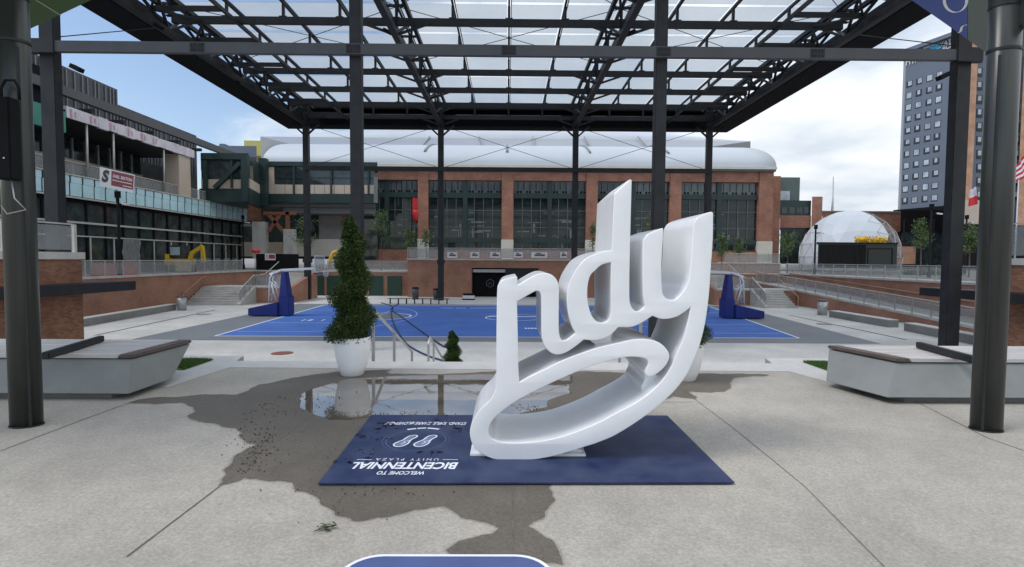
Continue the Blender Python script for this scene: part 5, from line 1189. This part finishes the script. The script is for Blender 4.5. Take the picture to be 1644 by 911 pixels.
def lamppost(px, Y, ytop, lab, head=1, base=ZT):
    c = D(px, 420, Y); z1 = D(px, ytop, Y).z; t = thing('lamp_post', lab, 'lamp post', (c.x, Y, base), 'black lamp posts')
    bm = BM(); lathe(bm, c.x, Y, [(.16, base), (.16, base + .5), (.10, base + .6), (.085, z1)], 12); obj('pole', bm, 'black', t)
    if head:
        bm = BM(); bar(bm, (c.x, Y, z1 - .5), (c.x + .55 * head, Y - .1, z1 - .35), .08); box(bm, c.x - .13, c.x + .13, Y - .15, Y + .12, z1, z1 + .45); h_ = obj('bracket', bm, 'black', t)
        bm = BM(); bar(bm, (c.x + .4 * head, Y - .1, z1 - .38), (c.x + .8 * head, Y - .15, z1 - .45), .3, .1); obj('lamp_head', bm, 'sign_white', t)
lamppost(192, sl.y + .3, 318, 'black lamp post directly below the maroon contractor sign')
lamppost(391, 64, 352, 'black lamp post at the far end of the unfinished building')
lamppost(1308, 57, 368, 'short black lamp post left of the black container')
lamppost(1492, 47, 336, 'tall black lamp post right of the dome, before the slate tower')
lamppost(1549, 60, 352, 'black lamp post between the two dark right columns')
# barrier wall with small sign, red top, yellow pipe
a, b = D(411, 420, 57), D(478, 420, 57)
t = thing('hoarding', 'black site hoarding with small white sign at the top of the left stairs', 'hoarding', (a.x, 57, ZT))
bm = BM(); box(bm, a.x, b.x, 57, 57.3, ZT, D(440, 408, 57).z); obj('board', bm, 'black', t)
a2, b2_ = D(425, 412, 56.9), D(442, 412, 56.9); bm = BM(); box(bm, a2.x, b2_.x, 56.95, 56.99, D(433, 418, 57).z, D(433, 407.5, 57).z); sg = obj('sign', bm, 'sign_white', t)
bm = BM(); box(bm, a2.x + .42, b2_.x - .06, 56.93, 56.945, D(433, 415.5, 57).z, D(433, 409, 57).z); obj('print', bm, 'maroon', sg)
textmesh('S', (a2.x + .22, 56.93, D(433, 412.5, 57).z), .22, .42, (1, 0, 0), (0, 0, 1), 'steel_mid', sg)
c = D(411, 404, 56); t = thing('red_sign', 'small red sign on a pale post beside the hoarding', 'sign', (c.x, 56, ZT))
bm = BM(); lathe(bm, c.x, 56, [(.4, c.z - .15), (.42, c.z + .15), (.1, c.z + .3)], 12); obj('top', bm, 'red', t); bm = BM(); tube(bm, [(c.x - .1, 56, ZT), (c.x - .1, 56, c.z - .15)], .06, 6); obj('post', bm, 'rail_cap', t)
bm = BM(); tube(bm, [D(529, 432, 58), D(531, 415, 58), D(535, 406, 58), D(542, 403, 58)], [.22, .22, .2, .16], 10); single('yellow_pipe', bm, 'yellow', 'bent yellow pipe standing left of the topiary crown', 'pipe')
c0 = D(517, 436, 56)

# ================================================================== RIGHT BACKGROUND
rb = thing('brick_annex', 'brick annex with dark green upper block right of the arena', 'building', (45, 80, ZT))
P('wall', 'brick_arena', 1236, 1252, 283, 424, 78, 6, rb); P('green_block', 'green_roof', 1252.2, 1284, 285, 322, 80, 6, rb); P('pale_window', 'glass_hotel', 1252, 1268, 307, 321.8, 79.8, .15, rb)  # the small window is a pane of pale glass low on the green block
P('window_band', 'green_steel', 1252.2, 1302, 322.2, 346, 79, 6, rb); P('brick_band', 'brick_arena', 1252.2, 1302, 346.2, 366, 78.8, 6, rb); P('wall', 'brick_arena', 1302.2, 1319, 316, 424, 78.5, 6, rb); P('dark_base', 'glass_dark', 1252.2, 1302, 366.2, 424, 79.2, 4, rb)
bm = BM(); 
for k in range(4): bm = BM(); pbox(bm, 1255 + k * 12, 1264 + k * 12, 333, 343, 78.95, .04); obj('window', bm, 'glass_dark', rb)
bm = BM(); pbox(bm, 1319, 1446, 341, 424, 120, 10); t = thing('low_brick_building', 'long low brick building behind the dome', 'building', (80, 120, ZT)); obj('wall', bm, 'brick_arena', t)
bm = BM(); pbox(bm, 1317, 1446, 339, 341, 119.8, 10); obj('roof', bm, 'conc_dark', t)
bm = BM(); pbox(bm, 1395, 1446, 372, 420, 119.9, .08); obj('dark_openings', bm, 'glass_dark', t)
bm = BM(); a, b = D(1338, 342, 300), D(1338, 284, 300); tube(bm, [(a.x, 300, ZT), b], [1.0, .25], 5); tube(bm, [a + Vector((-1.2, 0, 0)), D(1338, 300, 300)], .25, 4); single('radio_mast', bm, 'galv', 'thin pale lattice mast far behind the dome', 'mast')
# dome
dc = D(1362, 415, 72); R0 = (D(1438, 415, 72).x - dc.x) * .93; zc_ = ZT + 2.0; hz_ = (D(1362, 338, 72).z - zc_)
dm = thing('geodesic_dome', 'white and transparent geodesic dome tent on the right terrace', 'dome', (dc.x, 72, ZT))
src = BM(); bmesh.ops.create_icosphere(src, subdivisions=3, radius=1)
wh, cl, wr, bl_ = BM(), BM(), BM(), BM()
random.seed(2)
def dp(v): return Vector((dc.x + v.x * R0, 72 + v.y * R0, zc_ + v.z * hz_))
for f in src.faces:
    if f.calc_center_median().z < -.28: continue
    P3 = [dp(v.co) for v in f.verts]; c_ = f.calc_center_median()
    side = c_.x * .9 + c_.y * .1
    tgt = cl if side > .10 else (bl_ if (c_.z < .22 and -.35 < c_.x < .4 and random.random() < .6) else wh)
    tgt.faces.new([tgt.verts.new(p) for p in P3])
for e in src.edges:
    if (e.verts[0].co.z + e.verts[1].co.z) / 2 < -.28: continue
    a, b = dp(e.verts[0].co), dp(e.verts[1].co); m_ = (e.verts[0].co.x + e.verts[1].co.x) / 2
    if m_ > .05 or m_ < -.8: bar(wr, a, b, .05)
obj('white_cover', wh, 'arena_white', dm, fix=False); obj('blue_patches', bl_, mat('pale_blue_cover', (.42, .52, .72), .5), dm, fix=False); obj('clear_cover', cl, screen('clear_dome_film', (.20, .17, .17), .38, .1, 0), dm, fix=False); obj('frame', wr, 'galv', dm, fix=False); src.free()
# container
ct = thing('site_container', 'black steel container box standing in front of the dome', 'container', (D(1376, 420, 58).x, 58, ZT))
bm = BM(); pbox(bm, 1313, 1440, 391, 431, 58, 3); obj('shell', bm, mat('dark_green_black_steel', (.018, .022, .02), .5), ct)
bm = BM()
for k in range(40): pbox(bm, 1315 + k * 1.9, 1315.8 + k * 1.9, 393, 430, 57.96, .038)
pbox(bm, 1394, 1432, 399, 400, 57.95, .048); pbox(bm, 1393, 1394, 399, 431, 57.95, .048); pbox(bm, 1432, 1433, 399, 431, 57.95, .048); pbox(bm, 1311, 1442, 389.5, 391, 57.9, 3.2); obj('ribs', bm, 'black', ct)
bm = BM(); pts = []
random.seed(3)
for _ in range(900):
    p = D(random.uniform(1372, 1424), random.uniform(382, 390), 60 + random.uniform(-.4, .4)); pts.append(p + Vector((0, 0, random.gauss(0, .12))))
leaves(bm, pts, .12); tag(obj('yellow_flowers', bm, mat('yellow_petals', (.75, .50, .02), .6, 0, .3, 2), fix=False), 'row of yellow flowers showing above the black container', 'flowers')
# slate tower
YH = 150; A0, B0_ = D(1443.5, 340, YH), D(1575, 340, 131)
th = thing('hotel_tower', 'tall slate grey hotel tower with a grid of windows, right of the sky', 'hotel', (A0.x, YH, ZT))
zTop = D(1445, 88, YH).z
dv = (B0_ - A0); dv.z = 0; Ld = dv.length; du = dv / Ld; nn = Vector((du.y, -du.x, 0));
if nn.y > 0: nn = -nn
def hp(u, z, o=0): return Vector((A0.x, A0.y, 0)) + du * u + nn * o + Vector((0, 0, z))
def hbox(bm, u0, u1, z0, z1, o0, o1): return hexa(bm, [hp(u0, z0, o0), hp(u1, z0, o0), hp(u1, z0, o1), hp(u0, z0, o1)], [hp(u0, z1, o0), hp(u1, z1, o0), hp(u1, z1, o1), hp(u0, z1, o1)])
bm = BM(); hbox(bm, 0, Ld, ZT, zTop, -18, 0); obj('walls', bm, 'hotel_grey', th)
bm = BM(); hbox(bm, -1.2, Ld + 1, zTop, zTop + 1.0, -18.5, 1.6); obj('roof_slab', bm, 'hotel_grey', th)
bm = BM(); hbox(bm, -.35, .35, D(1443, 345, YH).z, zTop - .01, -.4, .06); obj('corner_trim', bm, 'hotel_pale', th)
bm = BM(); hbox(bm, -.1, Ld, ZT, D(1450, 338, YH).z, .05, 2.2); obj('podium', bm, 'black', th)
for i, px in enumerate((1457.5, 1473, 1489.5, 1505)):
    # where the sight line meets the face
    r = ray(px, 200); den = r.x * nn.x + r.y * nn.y; k = ((A0 - CAM).x * nn.x + (A0 - CAM).y * nn.y) / den; hit = CAM + r * k; u = (hit - A0).dot(du)
    for j in range(12):
        z = D(1457, 138 + j * 18.6, YH).z
        bm = BM(); hbox(bm, u - .8, u + .8, z - .9, z + .85, -.02, .05); o = obj('window', bm, 'frame_black', th)
        bm = BM(); q_ = random.random(); hbox(bm, u - .3 - .3 * (q_ > .6), u + .7 - .3 * (q_ < .2), z - .25 - .5 * q_, z + .75, .051, .07); obj('pane', bm, 'glass_hotel', o)
pl_ = CAM + ray(1474, 97) * (((A0 - CAM).x * nn.x + (A0 - CAM).y * nn.y) / (ray(1474, 97).x * nn.x + ray(1474, 97).y * nn.y))
def face_pt(px, py):
    r = ray(px, py); return CAM + r * (((A0 - CAM).x * nn.x + (A0 - CAM).y * nn.y) / (r.x * nn.x + r.y * nn.y)) + nn * .2
textmesh('HYATT', face_pt(1474, 94), 6.2, 2.0, du, (0, 0, 1), 'sign_white', th, bold=.02, thick=.05)
c = face_pt(1502, 80); bm = BM()
for k in range(8): a = R(k * 45); bar(bm, c, c + du * 1.7 * math.cos(a) + Vector((0, 0, 1.7 * math.sin(a))), .6, .5)
obj('logo', bm, 'cyan_logo', th)
bm = BM(); a, b = face_pt(1484, 80), face_pt(1508, 72); bar(bm, face_pt(1484, 78), face_pt(1508, 70.5), .5, .35); obj('sign_line', bm, 'sign_white', th)
textmesh('HYATT', face_pt(1519, 70), 4.8, 1.5, du, (0, 0, 1), 'sign_white', th, bold=.02, thick=.05)
textmesh('PLACE', face_pt(1517, 77), 3.8, 1.2, du, (0, 0, 1), 'sign_white', th, bold=.01, thick=.05)
# second tower
t2 = thing('brick_tower', 'orange brick and slate tower at the right edge, nearer than the slate hotel', 'hotel', (D(1600, 400, 100).x, 100, ZT))
P('slate_walls', 'hotel_grey', 1550, 1740, -60, 428, 100, 15, t2); P('brick_pier', 'brick_orange', 1545, 1566, -60, 428, 99, 5, t2); P('brick_pier', 'brick_orange', 1640, 1690, -60, 428, 98.9, 5, t2)
P('tan_base', 'tan', 1545, 1600, 322, 360, 98.5, .5, t2); P('dark_base', 'black', 1545, 1740, 362, 428, 98.3, .5, t2)
for px in (1573, 1622, 1632):
    for j in range(13):
        yy = 72 + j * 22
        if yy > 320: continue
        w_ = 5 if px > 1600 else 4.5
        bm = BM(); pbox(bm, px - w_, px + w_, yy - 7, yy + 7, 99.9, .1); o = obj('window', bm, 'frame_black', t2)
        bm = BM(); pbox(bm, px - w_ + 1.5, px + w_ - 2, yy - 6, yy + 2, 99.86, .038); obj('pane', bm, 'glass_hotel', o)
t3 = thing('dark_podium_building', 'low dark building at the foot of the slate hotel tower', 'building', (D(1490, 400, 110).x, 110, ZT))
P('wall', 'black', 1446, 1545, 338, 372, 112, 8, t3); P('dark_glass', 'glass_dark', 1446, 1545, 372.2, 424, 112.5, 8, t3); P('brick_base', 'brick_orange', 1439, 1470, 396, 424, 111, 1, t3); P('brick_band', 'brick_orange', 1524, 1545, 330, 350, 111.5, 3, t3)
bm = BM()
for k in range(6): bm = BM(); pbox(bm, 1450 + k * 16, 1452 + k * 16, 352, 424, 111.8, .15); obj('pier', bm, 'steel', t3)
# flags
def flagpole(px, Y, ytop, lab):
    c = D(px, 420, Y); bm = BM(); tube(bm, [(c.x, Y, ZT), (c.x, Y, D(px, ytop, Y).z)], [.1, .05], 8); t = thing('flagpole', lab, 'flagpole', (c.x, Y, ZT), 'white flagpoles'); obj('pole', bm, 'arena_white', t); return c.x
x_ = flagpole(1574, 60, 60, 'white flagpole beside the right near column')
def flag(p, q, r, s, stripes, lab, canton=None):
    t = thing('flag', lab, 'flag', tuple(p)); n = len(stripes)
    for k, m in enumerate(stripes):
        bm = BM(); rows = []
        for i in range(11):
            u = i / 10; a = p.lerp(q, u).lerp(s.lerp(r, u), k / n); b = p.lerp(q, u).lerp(s.lerp(r, u), (k + 1) / n); w_ = Vector((0, .12 * math.sin(u * 9), 0)); rows.append((bm.verts.new(a + w_), bm.verts.new(b + w_)))
        for (a, b), (c, d) in zip(rows, rows[1:]): bm.faces.new([a, c, d, b])
        obj('stripe', bm, m, t, fix=False)
    return t
flag(D(1567, 300, 59), D(1557, 306, 59), D(1555, 332, 59), D(1570, 328, 59), ('wrap', 'red'), 'red and white flag hanging between the two dark right columns')
flagpole(1629, 62, 285, 'white flagpole at the right edge carrying the striped flag')
flag(D(1644, 250, 61.9), D(1629, 270, 61.9), D(1632, 292, 61.9), D(1652, 282, 61.9), ('red', 'ink', 'red', 'ink', 'red', 'ink', 'red'), 'red and white striped national flag at the right edge')

# ================================================================== YOUNG TREES and shrubs
def tree(px, Y, ytop, ybot, wpx, lab, seed, base=ZT, dens=1.0):
    rnd = random.Random(seed); c = D(px, 420, Y); zt_ = D(px, ytop, Y).z; zb_ = D(px, ybot, Y).z; w_ = wpx / 850 * Y / 2
    t = thing('young_tree', lab, 'tree', (c.x, Y, base), 'young trees on the terraces')
    bm = BM(); tube(bm, [(c.x, Y, base - .02), (c.x + .04, Y, (base + zb_) / 2), (c.x, Y, zb_), (c.x + .05, Y, zt_ - .3)], [.07, .06, .05, .015], 7)
    tips = []
    for k in range(16):
        z = zb_ + (zt_ - zb_) * rnd.uniform(.0, .8); a = rnd.uniform(0, 6.28); l_ = w_ * rnd.uniform(.5, 1.0) * (1 - .55 * (z - zb_) / (zt_ - zb_))
        e = Vector((c.x + math.cos(a) * l_, Y + math.sin(a) * l_, z + l_ * rnd.uniform(.5, 1.1))); s_ = Vector((c.x, Y, z)); tube(bm, [s_, s_.lerp(e, .5) + Vector((0, 0, .05)), e], [.022, .014, .005], 4); tips.append((s_, e))
    obj('trunk', bm, 'bark', t)
    pts = []
    for s_, e in tips:
        for _ in range(int(75 * dens)):
            f = rnd.uniform(.25, 1.1); p = s_.lerp(e, f); g_ = .16 + .10 * f; pts.append(p + Vector((rnd.gauss(0, g_), rnd.gauss(0, g_), rnd.gauss(0, g_ * .9))))
    for _ in range(int(150 * dens)): pts.append(Vector((c.x + rnd.gauss(0, w_ * .2), Y + rnd.gauss(0, w_ * .2), rnd.uniform(zb_ + (zt_ - zb_) * .5, zt_))))
    random.seed(seed); bm = BM(); leaves(bm, pts, .085); obj('crown', bm, 'leaf_young', t, fix=False)
tree(492, 60, 345, 400, 44, 'sparse young tree behind the leftmost far canopy column', 1)
tree(612, 62, 338, 398, 46, 'loose young tree before the leftmost arena window', 2)
tree(656, 56.5, 366, 405, 16, 'slim bright green tree left of the central brick block', 3, dens=.7)
tree(684, 60, 368, 396, 14, 'small tree in front of the first full arena pilaster', 4, dens=.5)
tree(951, 62, 355, 396, 16, 'slim tree beside the fourth arena pilaster, left of the tall letter', 5, dens=.6)
tree(1158, 58, 374, 412, 22, 'small green tree just right of the tallest letter stem', 6, dens=.9)
tree(1043, 62, 340, 390, 22, 'young tree glimpsed above the white letters', 12, dens=.5)
tree(1264, 58, 375, 412, 36, 'bushy young tree at the left foot of the dome', 7, dens=1.2)
tree(1478, 52, 350, 400, 30, 'narrow young tree between the container and the tall lamp post', 8, dens=1.3)
tree(1556, 49, 358, 405, 34, 'green tree seen between the two dark right columns', 9, dens=1.5)
tree(1590, 52, 365, 405, 30, 'green tree mostly behind the right near column', 10, dens=1.2)
tree(1186, 64, 382, 412, 18, 'small tree further back before the last arena window', 11, dens=.7)
bm = BM(); pts = []
random.seed(8)
for _ in range(2200):
    x = random.uniform(D(1450, 420, 56).x, D(1545, 420, 56).x); pts.append(Vector((x, 56 + random.uniform(-.4, .4), ZT + abs(random.gauss(0, .35)))))
leaves(bm, pts, .09); tag(obj('shrub_bed', bm, 'leaf_young', fix=False), 'low planting bed along the right terrace behind the guardrail', 'shrubs', None, 'stuff')

for o in bpy.data.objects:
    if '_org' in o: del o['_org']
print('objects', len(bpy.data.objects))
